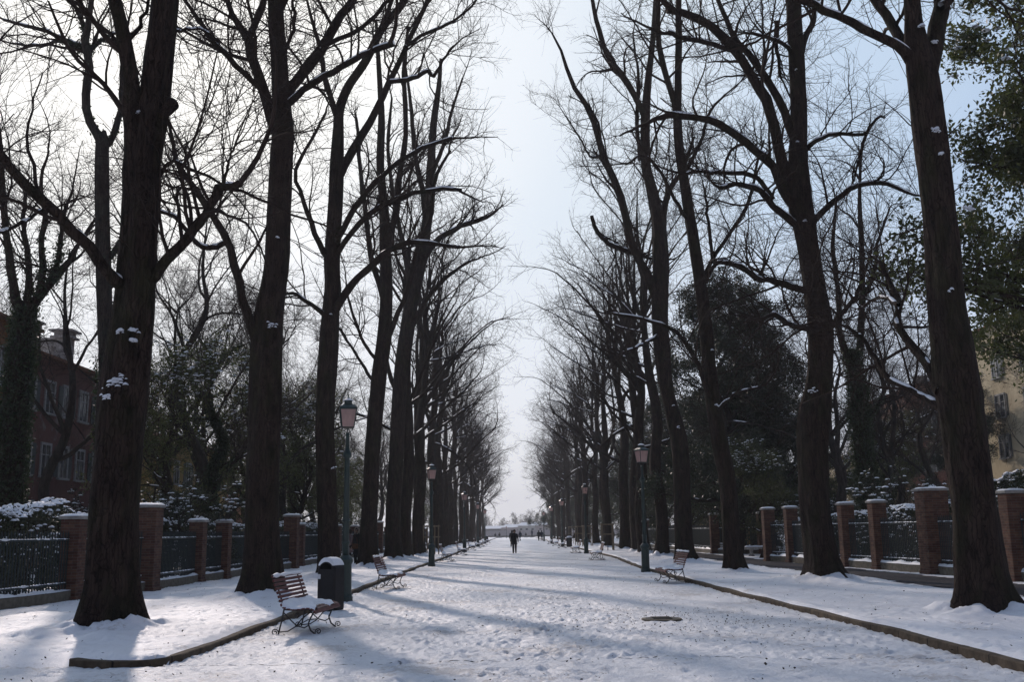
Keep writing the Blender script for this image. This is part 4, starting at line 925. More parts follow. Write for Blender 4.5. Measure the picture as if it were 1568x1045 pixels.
ll = ['brick pillar just outside the left edge', 'brick pillar at the end of the nearest left railing, left of the massive trunk', 'wide tall brick pillar with pale cap just right of the massive left trunk', 'first small brick pillar right of the wide left one', 'second small brick pillar right of the wide left one', 'small brick pillar hidden behind the second left trunk', 'tall brick pillar right of the second left trunk, where the left fence pauses']
for (x, y, b), l in zip(lp, ll): put_pillar(x, y, b, 'l', l)
fl = ['nearest iron railing at the left edge in front of the snowy hedge', 'iron railing passing behind the massive left trunk', 'iron railing between the wide left pillar and the next', 'short iron railing between the two small left pillars', 'iron railing ending behind the second left trunk', 'iron railing just beyond the second left trunk']
for i in range(6): put_fence(lp[i], lp[i + 1], 1.62, fl[i], 'l', 50 + i)
lp2 = [(-10.3, 49.5, 0), (-10.3, 60, 0), (-10.2, 66, 0), (-10.2, 78, 1), (-10.2, 83, 0), (-10.2, 95, 0), (-10.2, 107, 0), (-10.2, 120, 0)]
for i, (x, y, b) in enumerate(lp2): put_pillar(x, y, b, 'l', 'distant brick pillar, %s beyond the opening in the left fence' % ORD[i])
for i in range(7): put_fence(lp2[i], lp2[i + 1], 1.62, 'distant iron railing, %s beyond the opening in the left fence' % ORD[i], 'l', 60 + i)
q = lambda x, y: (G(x, y, .1).x, G(x, y, .1).y)
rp = [(14.35, 23.6, 0), (*q(1562, 893), 0), (*q(1436, 881), 1), (*q(1350, 874), 0), (*q(1301, 870), 0), (*q(1250, 867), 0), (*q(1215, 863), 0), (*q(1180, 861), 0)]
rl = ['brick pillar just outside the right edge', 'brick pillar at the right edge beside the nearest right trunk', 'large dark brick pillar left of the nearest right trunk', 'first sunlit brick pillar left of the large one', 'second brick pillar left of the large one', 'brick pillar hidden behind the bulging trunk', 'brick pillar just left of the bulging trunk', 'leftmost brick pillar where the right fence ends']
for (x, y, b), l in zip(rp, rl): put_pillar(x, y, b, 'r', l)
fr = ['iron railing at the right edge', 'iron railing partly behind the nearest right trunk', 'wide iron railing left of the large dark pillar', 'iron railing between the two sunlit right pillars', 'iron railing right behind the bulging trunk', 'iron railing left behind the bulging trunk', 'iron railing at the left end of the right fence']
for i in range(7): put_fence(rp[i], rp[i + 1], 1.78, fr[i], 'r', 70 + i)
rp2 = [(14.6, 60, 0), (12.2, 62, 0), (12.0, 73, 1), (12.0, 80, 0), (12.0, 92, 0), (12, 104, 0)]
for i, (x, y, b) in enumerate(rp2): put_pillar(x, y, b, 'r', 'distant brick pillar, %s beyond the stone benches on the right' % ORD[i])
for i in range(1, 5): put_fence(rp2[i], rp2[i + 1], 1.7, 'distant iron railing, %s beyond the stone benches on the right' % ORD[i - 1], 'r', 80 + i)
put_fence(rp2[0], rp2[1], 1.7, 'dark iron railing across the back of the stone benches on the right', 'r', 90)

# ------------------------------------------------------------ hedges
def hedge(x0, x1, y0, y1, h, label, seed, nl=9000, mat='hedge_leaf', ns=1500):
    rng = np.random.RandomState(seed); root = thing('hedge', label, 'hedge', ((x0 + x1) / 2, (y0 + y1) / 2, 0), group='snowy hedges behind the fences')
    w, l = (x1 - x0), (y1 - y0); nst = int(6 * l) + 6
    st = np.zeros((nst, 6, 3)); st[:, 0, 0] = rng.uniform(-w / 2.5, w / 2.5, nst); st[:, 0, 1] = rng.uniform(-l / 2, l / 2, nst)
    for k in range(1, 6): st[:, k] = st[:, k - 1] + np.concatenate([rng.normal(size=(nst, 2)) * .08, np.full((nst, 1), h / 5.6)], 1)
    V, F = tube_mesh([(st, np.full((nst, 6), .018), 5)]); mesh_obj('stems', V, F, 'twig', root)
    u = rng.rand(nl, 3); top = rng.rand(nl) < .35
    X = (u[:, 0] - .5) * w; Y = (u[:, 1] - .5) * l; tz = h * (1 + .22 * fbm(X * .8 + seed, Y * .7, 3, 4)); Z = np.where(top, tz - np.abs(rng.normal(size=nl)) * .1, u[:, 2] * tz)
    side = rng.rand(nl) < .5; sx = np.where(rng.rand(nl) < .5, -1, 1); X = np.where(side & ~top, sx * (w / 2 - np.abs(rng.normal(size=nl)) * .08) * (1 + .15 * fbm(Y * 1.5, Z * 1.5, 2, 1)), X)
    leaf_mesh('foliage', rng, np.stack([X, Y, Z], 1), .055, mat, root, .3)
    ns = int(ns * 1.4); X = rng.uniform(-w / 2, w / 2, ns); Y = rng.uniform(-l / 2, l / 2, ns); tz = h * (1 + .22 * fbm(X * .8 + seed, Y * .7, 3, 4)); keep = vn(X * 3.5, Y * 3.5, 3) + .10 > 0
    C = np.stack([X, Y, tz + .0], 1)[keep]
    sidec = np.stack([np.where(rng.rand(ns) < .5, -1, 1) * w / 2, rng.uniform(-l / 2, l / 2, ns), h * rng.uniform(.3, 1, ns) ** .7], 1)
    lump_mesh('snow', rng, np.concatenate([C, sidec[:ns // 14]]), .062, .045, 'snow', root)
    return root
hedge(-14.6, -12.0, 19, 27.5, 2.35, 'snow topped hedge behind the nearest left railing', 1, 16000, ns=2600)
hedge(-14.0, -11.8, 28.3, 36, 2.25, 'snow topped hedge behind the wide left pillar', 2, 11000)
hedge(-13.6, -11.6, 37.5, 46, 2.1, 'snow topped hedge behind the second left trunk', 3, 9000)
hedge(-13.6, -11.4, 50, 72, 2.1, 'long snow topped hedge far along the left fence', 4, 12000)
hedge(15.0, 16.6, 36.5, 41, 2.3, 'rounded snow topped bush beside the large right pillar', 5, 8000)
hedge(14.6, 16.4, 42, 50, 2.15, 'snow topped hedge behind the middle of the right fence', 6, 9000)
hedge(15.6, 17.4, 30, 34.5, 3.0, 'tall snowy laurel bush between the large pillar and the nearest right trunk', 7, 9000, 'evergreen_leaf')
hedge(14.6, 17.5, 52, 57, 2.0, 'snow topped hedge at the left end of the right fence', 8, 8000)

# ------------------------------------------------------------ benches
def bench_form():
    root = thing('park_bench', '', 'bench'); Lh = .80
    # local: bench length along Y, faces +X
    back = [(-.095 - .155 * t, .455 + .43 * t) for t in (0, .143, .286, .429, .571, .714, .857, 1)]
    g = Geo()
    for x, z in back:
        g.box((x, 0, z), (.022, 2 * Lh, .043), Matrix.Rotation(rad(-19), 3, 'Y'), bevel=.005)
    g.obj('backrest', 'red_wood', root)
    seat = [(-.045, .415, 4), (.03, .395, 8), (.105, .385, 3), (.18, .388, -3), (.255, .398, -6), (.33, .402, 4), (.395, .385, 24), (.435, .345, 60)]
    g = Geo()
    for x, z, a in seat: g.box((x, 0, z), (.058, 2 * Lh, .022), Matrix.Rotation(rad(a), 3, 'Y'), bevel=.005)
    g.obj('seat', 'red_wood', root)
    def scroll(c, r, a0, turns, n=16, y=0, flip=1):
        return [(c[0] + r * (1 - .75 * i / n) * math.cos(a0 + flip * turns * 6.283 * i / n), y, c[1] + r * (1 - .75 * i / n) * math.sin(a0 + flip * turns * 6.283 * i / n)) for i in range(n + 1)]
    for y in (-Lh + .16, Lh - .16):
        g = Geo()
        g.tube([(-.265, y, .90), (-.20, y, .72), (-.13, y, .52), (-.085, y, .40), (-.12, y, .22), (-.17, y, .0)], [.013, .014, .015, .015, .014, .014], 6)
        g.tube([(-.09, y, .38), (.03, y, .37), (.18, y, .365), (.34, y, .385), (.41, y, .36), (.43, y, .31)], .013, 6)
        g.tube([(.40, y, .36), (.34, y, .26), (.30, y, .16), (.34, y, .06), (.42, y, .0)], .014, 6)
        g.tube([(-.10, y, .34), (.02, y, .22), (.12, y, .13), (.24, y, .10), (.31, y, .14)], .010, 6)
        g.tube([(.34, y, .34), (.20, y, .24), (.10, y, .12), (-.02, y, .05), (-.15, y, .04)], .010, 6)
        g.tube(scroll((-.225, .035), .055, 0, 1.4, y=y), .009, 5); g.tube(scroll((.46, .045), .05, 3.6, -1.4, y=y), .009, 5); g.tube(scroll((.12, .28), .05, 0, 1.5, y=y), .008, 5)
        g.obj('leg', 'black_iron', root, True)
    g = Geo(); g.tube([(.12, -Lh + .16, .13), (.12, 0, .17), (.12, Lh - .16, .13)], .009, 6); g.obj('stretcher', 'black_iron', root, True)
    rng = np.random.RandomState(4); m, k = 60, 20
    Y, X = np.meshgrid(np.linspace(-Lh, Lh, m), np.linspace(-.09, .43, k), indexing='ij')
    cov = np.clip((fbm(Y * 2.6, X * 3, 3, 7) + .38 - np.maximum(0, X - .22) * 1.6) * 4, 0, 1) * np.clip((Lh - np.abs(Y)) * 14, 0, 1)
    base = np.interp(X, [a for a, *_ in seat], [b for _, b, _ in seat]) + .006
    Z = base + cov * (.04 + .05 * fbm(Y * 7, X * 7, 2, 3) + .09 * np.exp(-((Y + .15) / .22) ** 2 - ((X - .08) / .13) ** 2)) + .05 * cov * np.clip((.04 - X) * 9, 0, 1)
    idx = np.arange(m * k).reshape(m, k); F = np.stack([idx[:-1, :-1], idx[:-1, 1:], idx[1:, 1:], idx[1:, :-1]], -1).reshape(-1, 4)
    F = F[cov.reshape(-1)[F].max(1) > .02]
    mesh_obj('seat_snow', np.stack([X, Y, Z], -1).reshape(-1, 3), [F], 'snow', root)
    n = 50; y = np.linspace(-Lh, Lh, n); p = np.stack([y * 0 - .24, y, y * 0 + .900], 1)[None]; r = np.clip(.026 + .03 * vn(y * 5, y * 0, 3), .003, .05)[None]
    V, F = tube_mesh([(p, r, 8)]); mesh_obj('back_snow', V, F, 'snow', root)
    return root
bf = bench_form(); first = True
gb = 'slatted park benches along the avenue'
benches = [(G(476, 960).x - .02, 17.65, -.07, 'red slatted bench with snow on its seat, nearest on the left beside the bin'),
           (-3.78, 30.6, -.04, 'slatted bench second from the front on the left, past the green lamp post'),
           (-3.9, 58.5, 0, 'snowy bench just past the second left lamp post'), (-3.8, 73, 0, 'snowy bench, fourth on the left'),
           (-3.8, 91, 0, 'snowy bench, fifth on the left'), (-3.8, 106, 0, 'snowy bench, sixth on the left'), (-3.8, 118, 0, 'snowy bench, seventh on the left'), (-3.8, 131, 0, 'snowy bench, eighth on the left'), (-3.8, 150, 0, 'snowy bench, ninth and farthest on the left'),
           (5.0, 31.9, math.pi + .05, 'slatted bench with thick snow, nearest on the right'), (4.75, 57, math.pi, 'snowy bench, second on the right beside a wooden tree guard'),
           (4.7, 75, math.pi, 'snowy bench, third on the right'), (4.8, 98, math.pi, 'snowy bench, fourth on the right'), (4.8, 112, math.pi, 'snowy bench, fifth on the right'), (4.8, 128, math.pi, 'snowy bench, sixth and farthest on the right')]
for x, y, rz, l in benches:
    if first: bf.location = (x, y, .0); bf.rotation_euler = (0, 0, rz); bf.scale = (1.05,) * 3; bf['label'] = l; bf['group'] = gb; first = False
    else: dup(bf, l, (x, y, 0), rz, group=gb)
def stone_bench(x, y, rz, l):
    root = thing('stone_bench', l, 'bench', (x, y, BED), rz, 'low stone benches by the fences')
    g = Geo(); g.box((0, 0, .44), (.5, 1.7, .12), bevel=.02); g.obj('seat', 'stone', root)
    for s in (-1, 1):
        g = Geo(); g.lathe([(.20, -.05), (.20, .04), (.13, .10), (.12, .28), (.19, .378)], 8, (0, s * .52), .9, .8); g.obj('leg', 'stone', root)
    m = 24; X, Y = np.meshgrid(np.linspace(-.24, .24, 10), np.linspace(-.84, .84, m), indexing='ij'); e = np.clip(np.minimum(.24 - np.abs(X), .84 - np.abs(Y)) * 20, 0, 1)
    Z = .498 + .06 * np.sqrt(e) * (1 + .5 * fbm(X * 5, Y * 5, 2, 2)); idx = np.arange(10 * m).reshape(10, m); F = np.stack([idx[:-1, :-1], idx[1:, :-1], idx[1:, 1:], idx[:-1, 1:]], -1).reshape(-1, 4)
    mesh_obj('snow', np.stack([X, Y, Z], -1).reshape(-1, 3), [F], 'snow', root)
a = G(465, 862, .1); stone_bench(a.x, a.y, 0, 'low pale stone bench beside the tall left pillar')
a = G(1166, 853, .1); stone_bench(a.x, a.y, 1.2, 'low stone bench at the end of the right fence pillar')
a = G(1100, 846, .1); stone_bench(a.x, a.y, 1.35, 'low stone bench behind the slender right tree')

# ------------------------------------------------------------ lamp posts
def lamp_form():
    root = thing('street_lamp', '', 'lamp post')
    g = Geo(); g.lathe([(.19, -.05), (.19, .10), (.165, .14), (.155, .20), (.150, .86), (.165, .90), (.185, .94), (.185, .99), (.15, 1.04), (.10, 1.10)], 12); g.obj('base', 'green_paint', root)
    g = Geo(); g.lathe([(.085, 1.08), (.078, 1.5), (.070, 2.6), (.062, 3.44), (.085, 3.46), (.105, 3.50), (.105, 3.56), (.07, 3.62), (.050, 3.70), (.042, 4.0), (.06, 4.03), (.045, 4.07)], 16)
    for z in (1.36, 1.9): g.lathe([(.095, z), (.10, z + .03), (.095, z + .06)], 16)
    g.obj('column', 'green_paint', root, True)
    ln = Geo(); hb, ht, z0, z1 = .145, .20, 4.20, 4.66     # half widths bottom and top
    for sx in (-1, 1):
        for sy in (-1, 1): ln.tube([(sx * hb, sy * hb, z0), (sx * ht, sy * ht, z1)], .013, 6)
    for w, z, t in ((hb, z0, .024), (ht, z1, .030)):
        for s in (-1, 1): ln.box((0, s * w, z), (2 * w + .03, .026, t)); ln.box((s * w, 0, z + .001), (.026, 2 * w - .026, t))
    for sx in (-1, 1): ln.tube([(0, 0, 4.05), (sx * .09, 0, 4.12), (sx * hb, 0, z0)], .010, 6); ln.tube([(0, 0, 4.05), (0, sx * .09, 4.12), (0, sx * hb, z0)], .010, 6)
    L_ = ln.obj('lantern_frame', 'green_paint', root)
    g = Geo(); i = .012
    V = [(s * (w - i), t * (w - i), z) for w, z in ((hb, z0 + .01), (ht, z1 - .01)) for s, t in ((-1, -1), (1, -1), (1, 1), (-1, 1))]
    g.add(V, [(0, 1, 5, 4), (1, 2, 6, 5), (2, 3, 7, 6), (3, 0, 4, 7)]); g.obj('glass', 'lamp_glass', L_)
    g = Geo(); g.lathe([(.31, 4.675), (.30, 4.70), (.20, 4.76), (.13, 4.79), (.125, 4.85), (.14, 4.87), (.09, 4.91), (.03, 4.94), (.02, 4.98), (.028, 5.0), (.004, 5.04)], 4, rot=math.pi / 4); g.obj('lantern_roof', 'green_paint', L_)
    g = Geo(); g.lathe([(.135, 4.872), (.12, 4.90), (.05, 4.935)], 8); g.obj('snow_cap', 'snow', root, True)
    return root
lf = lamp_form(); glp = 'green lamp posts with pinkish lanterns along the avenue'
a = G(528, 922, 0)
lamps = [(a.x, a.y, 'green lamp post with pink lantern, nearest on the left beside the bin'), (-3.97, 50, 'green lamp post, second on the left beyond the second bench'), (-3.97, 84, 'distant lamp post, third on the left'), (-3.97, 116, 'distant lamp post, fourth on the left'), (-3.97, 146, 'distant lamp post, fifth on the left'),
         (G(989, 877).x, G(989, 877).y, 'green lamp post with pink lantern, nearest on the right beside the bench'), (5.2, 73, 'lamp post, second on the right'), (5.1, 106, 'distant lamp post, third on the right'), (5.1, 135, 'distant lamp post, fourth on the right'), (5.1, 168, 'distant lamp post, fifth on the right'), (at(775, 270), 270, 'small pale lamp post standing alone on the waterfront')]
for i, (x, y, l) in enumerate(lamps):
    if i == 0: lf.location = (x, y, 0); lf['label'] = l; lf['group'] = glp; lf.scale = (1.0, 1.0, 1.0); lf.rotation_euler = (0, 0, .22)
    else: dup(lf, l, (x, y, 0), .1 + .2 * (i % 3), 1.0 if i < 10 else .62, glp)

# ------------------------------------------------------------ bins
def bin_form():
    root = thing('litter_bin', '', 'litter bin'); w, dp = .235, .18
    def arch(s, zs, zt, n=14): return [(-w * s, zs)] + [(-w * s * math.cos(math.pi * k / n), zt + .24 * s * math.sin(math.pi * k / n)) for k in range(n + 1)] + [(w * s, zs)]
    def prism(g, prof, y0, y1, bev=.02):
        cz = sum(z for _, z in prof) / len(prof); rings = [(y0, 1 - bev / w), (y0 + bev, 1), (y1 - bev, 1), (y1, 1 - bev / w)]
        V = [(x * s, y, cz + (z - cz) * s) for y, s in rings for x, z in prof]; n = len(prof)
        F = [tuple(range(n)), tuple(range(4 * n - 1, 3 * n - 1, -1))] + [(r * n + (k + 1) % n, r * n + k, (r + 1) * n + k, (r + 1) * n + (k + 1) % n) for r in range(3) for k in range(n)]
        g.add(V, F)
    g = Geo(); prism(g, arch(1.0, .02, .82), -dp, dp); g.box((0, 0, .02), (.44, .34, .06)); g.obj('body', 'bin_paint', root)
    g = Geo(); prism(g, arch(.90, .10, .80), -dp - .018, -dp + .012, .012); g.obj('door', 'bin_paint', root)
    g = Geo(); prism(g, [(x * .68, .845 + (z - .82) * .46 + .04) for x, z in arch(.9, .76, .82)], -dp - .026, -dp + .02, .006); g.obj('opening', 'dark_hole', root)
    n = 18; V = []
    for y in np.linspace(-dp - .01, dp + .01, 8):
        for k in range(n + 1):
            th = math.pi * (.16 + .68 * k / n); e = math.sin(math.pi * k / n) ** .5; t = .05 * e * (1 + .5 * float(vn(k * .5, y * 9, 2))) - .004
            V.append((-w * math.cos(th) * (1 + t * 1.5), y, .82 + (.24 + t) * math.sin(th)))
    F = [(r * (n + 1) + k, r * (n + 1) + k + 1, (r + 1) * (n + 1) + k + 1, (r + 1) * (n + 1) + k) for r in range(7) for k in range(n)] + [tuple(range(n, -1, -1)), tuple(range(7 * (n + 1), 8 * (n + 1)))]
    mesh_obj('snow_cap', V, F, 'snow', root)
    g = Geo(); g.box((-.17, -dp - .022, .70), (.075, .006, .10)); g.obj('sticker', 'sticker', root)
    return root
bnf = bin_form(); a = G(506, 934); bnf.location = (a.x, a.y, 0); bnf['label'] = 'dark arch topped litter bin between the near bench and green lamp post'; bnf['group'] = 'arch topped litter bins'; bnf.rotation_euler = (0, 0, -.45)
dup(bnf, 'distant dark litter bin on the right behind the wooden tree guards', (5.7, 104, 0), 2.4, group='arch topped litter bins')
dup(bnf, 'distant litter bin at the far end of the avenue on the left', (-4.1, 160, 0), 0, group='arch topped litter bins')

# ------------------------------------------------------------ wooden tree guards
def guard_form():
    root = thing('tree_guard', '', 'tree guard')
    for sx in (-1, 1):
        for sy in (-1, 1): g = Geo(); g.tube([(sx * .42, sy * .42, -.1), (sx * .40, sy * .41, 1), (sx * .41, sy * .40, 2.0)], .045, 8); g.obj('post', 'pale_wood', root)
    g = Geo()
    for s in (-1, 1): g.box((0, s * .46, 1.92), (1.0, .03, .09)); g.box((s * .46, 0, 1.93), (.03, .88, .09)); g.box((0, s * .46, 1.2), (1.0, .028, .08))
    g.obj('rail', 'pale_wood', root)
    return root
gf = guard_form(); gg = 'wooden tree guards on the beds'
for i, (x, y, l) in enumerate([(7.1, 77, 'pale wooden tree guard right of the second right lamp post'), (7.2, 99, 'wooden tree guard, nearer of the pair left of the second right lamp post'), (7.1, 108, 'wooden tree guard, farther of the pair left of the second right lamp post'), (7.2, 122, 'wooden tree guard, last on the right'), (-5.6, 70, 'wooden tree guard behind the second left lamp post')]):
    if i == 0: gf.location = (x, y, BED); gf['label'] = l; gf['group'] = gg
    else: dup(gf, l, (x, y, BED), .1 * i, group=gg)
    rng = np.random.RandomState(i)
    st = thing('sapling', 'thin bare sapling in the ' + l.replace('pale ', '').replace('wooden ', '').replace(' lamp post', ' lamp').replace(' of the pair', ''), 'tree', (x, y, BED), group='saplings inside the tree guards')
    p, r = resample([(0, 0, -.1), (.03, 0, 1.2), (-.03, .04, 2.6), (0, 0, 3.8)], [.035, .03, .02, .008], 12)
    V, F = tube_mesh([(p[None], r[None], 7)]); mesh_obj('trunk', V, F, 'bark_grey', st)
    c1, c1r = children(rng, p[None], r[None], 12, .5, 1, (25, 50), (.5, 1.2), .5, 7, .08, .05, .006); c2, c2r = children(rng, c1, c1r, 4, .2, 1, (25, 55), (.2, .5), .6, 5, .1, .03, .004)
    V, F = tube_mesh([(c1, c1r, 4), (c2, c2r, 3)]); mesh_obj('crown', V, F, 'twig', st)

# ------------------------------------------------------------ houses
def house(name, label, x0, x1, y0, y1, h, mat, wins, face, roof_h=2.2, chims=(), doors=()):
    """box house; face: -1 windows on the -X wall, +1 on the +X wall, 0 on the -Y (towards the viewer) wall; wins: (along, z, w, h)"""
    root = thing(name, label, 'house', ((x0 + x1) / 2, (y0 + y1) / 2, 0)); cx, cy = (x0 + x1) / 2, (y0 + y1) / 2; w, d = x1 - x0, y1 - y0
    g = Geo(); g.box((0, 0, h / 2 - .2), (w, d, h + .4)); g.box((0, 0, h - .12), (w + .16, d + .16, .16)); g.obj('wall', mat, root)
    o = .45; g = Geo(); z = h + .03; a, b = w / 2 + o, d / 2 + o
    if d > w: rx, ry_ = 0.0, (d - w) / 2
    else: rx, ry_ = (w - d) / 2, 0.0
    V = [(-a, -b, z), (a, -b, z), (a, b, z), (-a, b, z), (-rx, -ry_, z + roof_h), (rx + .001, ry_ + .001, z + roof_h), (-a, -b, z - .14), (a, -b, z - .14), (a, b, z - .14), (-a, b, z - .14)]
    F = [(0, 1, 4), (1, 2, 5, 4), (2, 3, 5), (3, 0, 4, 5)] if d > w else [(0, 1, 5, 4), (1, 2, 5), (2, 3, 4, 5), (3, 0, 4)]
    F += [(6, 7, 1, 0), (7, 8, 2, 1), (8, 9, 3, 2), (9, 6, 0, 3), (9, 8, 7, 6)]
    g.add(V, F); rf = g.obj('roof', 'roof_tile', root)
    g = Geo(); s = .96; V2 = [(x * s, y * s, zz + .07) for x, y, zz in V[:6]]; g.add(V2, F[:4]); g.obj('snow', 'snow', rf)
    for cx_, cy_, cw, chh in chims:
        g = Geo(); g.box((cx_, cy_, z + chh / 2), (cw, cw, chh)); g.box((cx_, cy_, z + chh + .06), (cw * 1.5, cw * 1.5, .12)); g.box((cx_, cy_, z + chh + .25), (cw * 1.1, cw * 1.1, .26)); g.box((cx_, cy_, z + chh + .44), (cw * 1.7, cw * 1.7, .10)); g.obj('chimney', 'chimney_plaster', rf)
    for k, (u, zc, ww, hh) in enumerate(list(wins) + list(doors)):
        isd = k >= len(wins)
        def bx(g, du, dz, lu, lz, dep, off):
            if face == 0: g.box((u + du, -d / 2 - off, zc + dz), (lu, dep, lz))
            else: g.box((face * (w / 2 + off), u + du, zc + dz), (dep, lu, lz))
        g = Geo()
        for s in (-1, 1): bx(g, s * (ww / 2 + .06), 0, .12, hh + .24, .10, .03)
        bx(g, 0, hh / 2 + .06, ww, .12, .10, .03); bx(g, 0, -hh / 2 - .07, ww + .34, .10, .22, .06) if not isd else None
        f = g.obj('door_frame' if isd else 'window_frame', 'window_white', root)
        g = Geo(); bx(g, 0, 0, ww - .02, hh - .02, .04, .012); g.obj('door_leaf' if isd else 'pane', 'shutter' if isd else 'window_glass', f)
        if not isd:
            g = Geo(); (bx(g, 0, 0, .05, hh, .03, .045) if ww > .7 else None); bx(g, 0, hh * .18, ww, .04, .028, .044); g.obj('glazing_bar', 'window_white', f)
            g = Geo()
            for s in (-1, 1):
                if k % 2 == 0: g = Geo(); bx(g, s * (ww / 2 + .12 + ww * .26), 0, ww * .46, hh, .05, .032); g.obj('shutter', 'shutter', f)
    return root
wn = [(u, z, 1.0, 1.7) for z in (3.0, 6.2, 9.2) for u in (-5, -2.3, .3, 2.9, 5.2)]
house('town_house', 'dark red plastered house with white framed windows behind the left trees', -36, -24.4, 49.5, 62, 11.0, 'plaster_red', [(u, z, .95, 1.6) for z in (5.6, 8.9) for u in (-5.2, -3.0, -.9, 1.2, 3.4, 5.3)] + [(-4.5, 2.6, .9, 1.6), (3.4, 2.6, .9, 1.6)], 1, 2.2, [(4.5, -2.5, .5, 1.6), (4.6, 1.0, .8, 1.8), (2, 4.5, .7, 2.0)], [(-1.8, 1.4, 1.1, 2.8), (1.0, 1.4, 1.1, 2.8)])
house('town_house', 'orange plastered house at the left edge', -36, -24.0, 36, 49.4, 11.9, 'plaster_orange', [(u, z, 1.0, 1.7) for z in (2.6, 6.2, 9.6) for u in (-4.6, -1.6, 1.4, 4.4)], 1, 2.2, [(4, 3, .8, 1.4)])
house('town_house', 'yellow plastered house glimpsed between the first two left trunks', -34, -23.6, 67, 84, 8.2, 'plaster_yellow', [(u, z, .9, 1.5) for z in (2.4, 6.0) for u in (-7, -4.4, -1.8, .8, 3.4, 6)], 1, 2.0, [(3, -3, .7, 1.2)])
house('town_house', 'low pink house far behind the second left trunk', -30, -23.2, 88, 98, 5.4, 'plaster_pink', [(u, 2.6, .9, 1.4) for u in (-3, 0, 3)], 1, 1.6)
house('town_house', 'tall ochre house with paired windows at the right edge', 39, 51, 59, 84, 17.5, 'plaster_ochre', [(u + s, z, .62, 1.75) for z in (4.6, 7.7, 10.9, 14.1) for u in (-10.6, -6.0, -1.2, 3.6, 8.2) for s in (-.42, .42)], -1, 2.4, [(-4, 3, .8, 1.4)])
house('town_house', 'dark brick house rising beyond the trees between the two nearest right trunks', 41, 53, 104, 120, 15.5, 'brick_house', [(u, z, 1.0, 1.7) for z in (4, 8, 12.4) for u in (-4, -1.2, 1.6, 4.4)], 0, 2.4, [(-3, -5, .8, 1.4)])
house('town_house', 'small ochre house with snowy roof behind the ivy covered tree', 32.5, 37, 96, 106, 8.3, 'plaster_ochre', [(u, z, .8, 1.4) for z in (3, 6.3) for u in (-1.2, 1.2)], 0, 1.8)
house('town_house', 'low house with snowy roof behind the slender right tree', 20.0, 27, 104, 114, 5.0, 'plaster_yellow', [(-2, 3, .8, 1.4), (1.5, 3, .8, 1.4)], 0, 1.8)
# far shore
def far_building(label, cx, y, w, d, h, rh, mat, nw):
    root = thing('far_building', label, 'building', (cx, y, -.3)); g = Geo(); g.box((0, 0, h / 2), (w, d, h)); g.obj('wall', mat, root)
    g = Geo(); V = [(-w / 2 - .4, -d / 2 - .4, h), (w / 2 + .4, -d / 2 - .4, h), (w / 2 + .4, d / 2 + .4, h), (-w / 2 - .4, d / 2 + .4, h), (-w / 2 + 2, 0, h + rh), (w / 2 - 2, 0, h + rh)]
    g.add(V, [(0, 1, 5, 4), (1, 2, 5), (2, 3, 4, 5), (3, 0, 4), (3, 2, 1, 0)]); g.obj('roof', 'snow', root)
    for k in range(nw): g = Geo(); g.box((-w / 2 + (k + .5) * w / nw, -d / 2 - .02, h * .55), (1.2, .08, h * .32)); g.obj('window', 'window_glass', root)
g = Geo(); g.box((0, 0, 1.2), (420, .8, 2.9)); w_ = g.obj('far_wall', 'island_wall'); w_.location = (0, 524, -.3); w_['label'] = 'long pale wall on the far shore across the water'; w_['category'] = 'wall'
far_building('long low snow roofed building on the left of the far shore', at(765, 545), 545, 22, 9, 3.6, 1.5, 'island_wall', 5)
far_building('long snow roofed building in the middle of the far shore', at(788, 540), 540, 14, 9, 4.1, 1.6, 'island_wall', 4)
far_building('pale gabled building with windows on the far shore', at(806, 536), 536, 9, 9, 4.9, 1.7, 'island_plaster', 3)
far_building('snow roofed building at the right of the far shore', at(822, 540), 540, 13, 9, 4.9, 1.9, 'island_wall', 4)
far_building('low building on the far shore seen between the left trunks', at(735, 545), 545, 24, 9, 3.4, 1.4, 'island_plaster', 5)
def far_tree_form(seed):
    rng = np.random.RandomState(seed); root = thing('far_tree', '', 'tree'); tp = [(0, 0, -.3), (.2, .1, 3), (0, .3, 6.5), (.2, 0, 9)]; p, r = resample(tp, [.4, .3, .2, .08], 12)
    A, Ar = children(rng, p[None], r[None], 16, .25, 1, (25, 65), (3, 5), .6, 10, .1, .04, .05); sh = shoots(rng, (A, Ar), (5, 5, 4), .7, .02)
    V, F = tube_mesh([(p[None], r[None], 7), (A, Ar, 5)]); mesh_obj('trunk', V, F, 'bark_grey', root); V, F = tube_mesh(sh); mesh_obj('crown', V, F, 'twig', root); return root
ft = far_tree_form(5)
for i, (px, s) in enumerate([(768, .8), (777, .7), (789, 1.05), (803, .95), (810, 1.15), (818, .9), (826, .8), (745, 1.1), (733, .9), (842, 1), (720, 1)]):
    y = 556 + (i % 3) * 5; l = 'hazy bare tree, %s from the left behind the far shore buildings' % ORD[sorted([768, 777, 789, 803, 810, 818, 826, 745, 733, 842, 720]).index(px)]
    if i == 0: ft.location = (at(px, y), y, -.3); ft.scale = (s,) * 3; ft['label'] = l; ft['group'] = 'hazy trees on the far shore'
    else: dup(ft, l, (at(px, y), y, -.3), i * 1.3, s, 'hazy trees on the far shore')

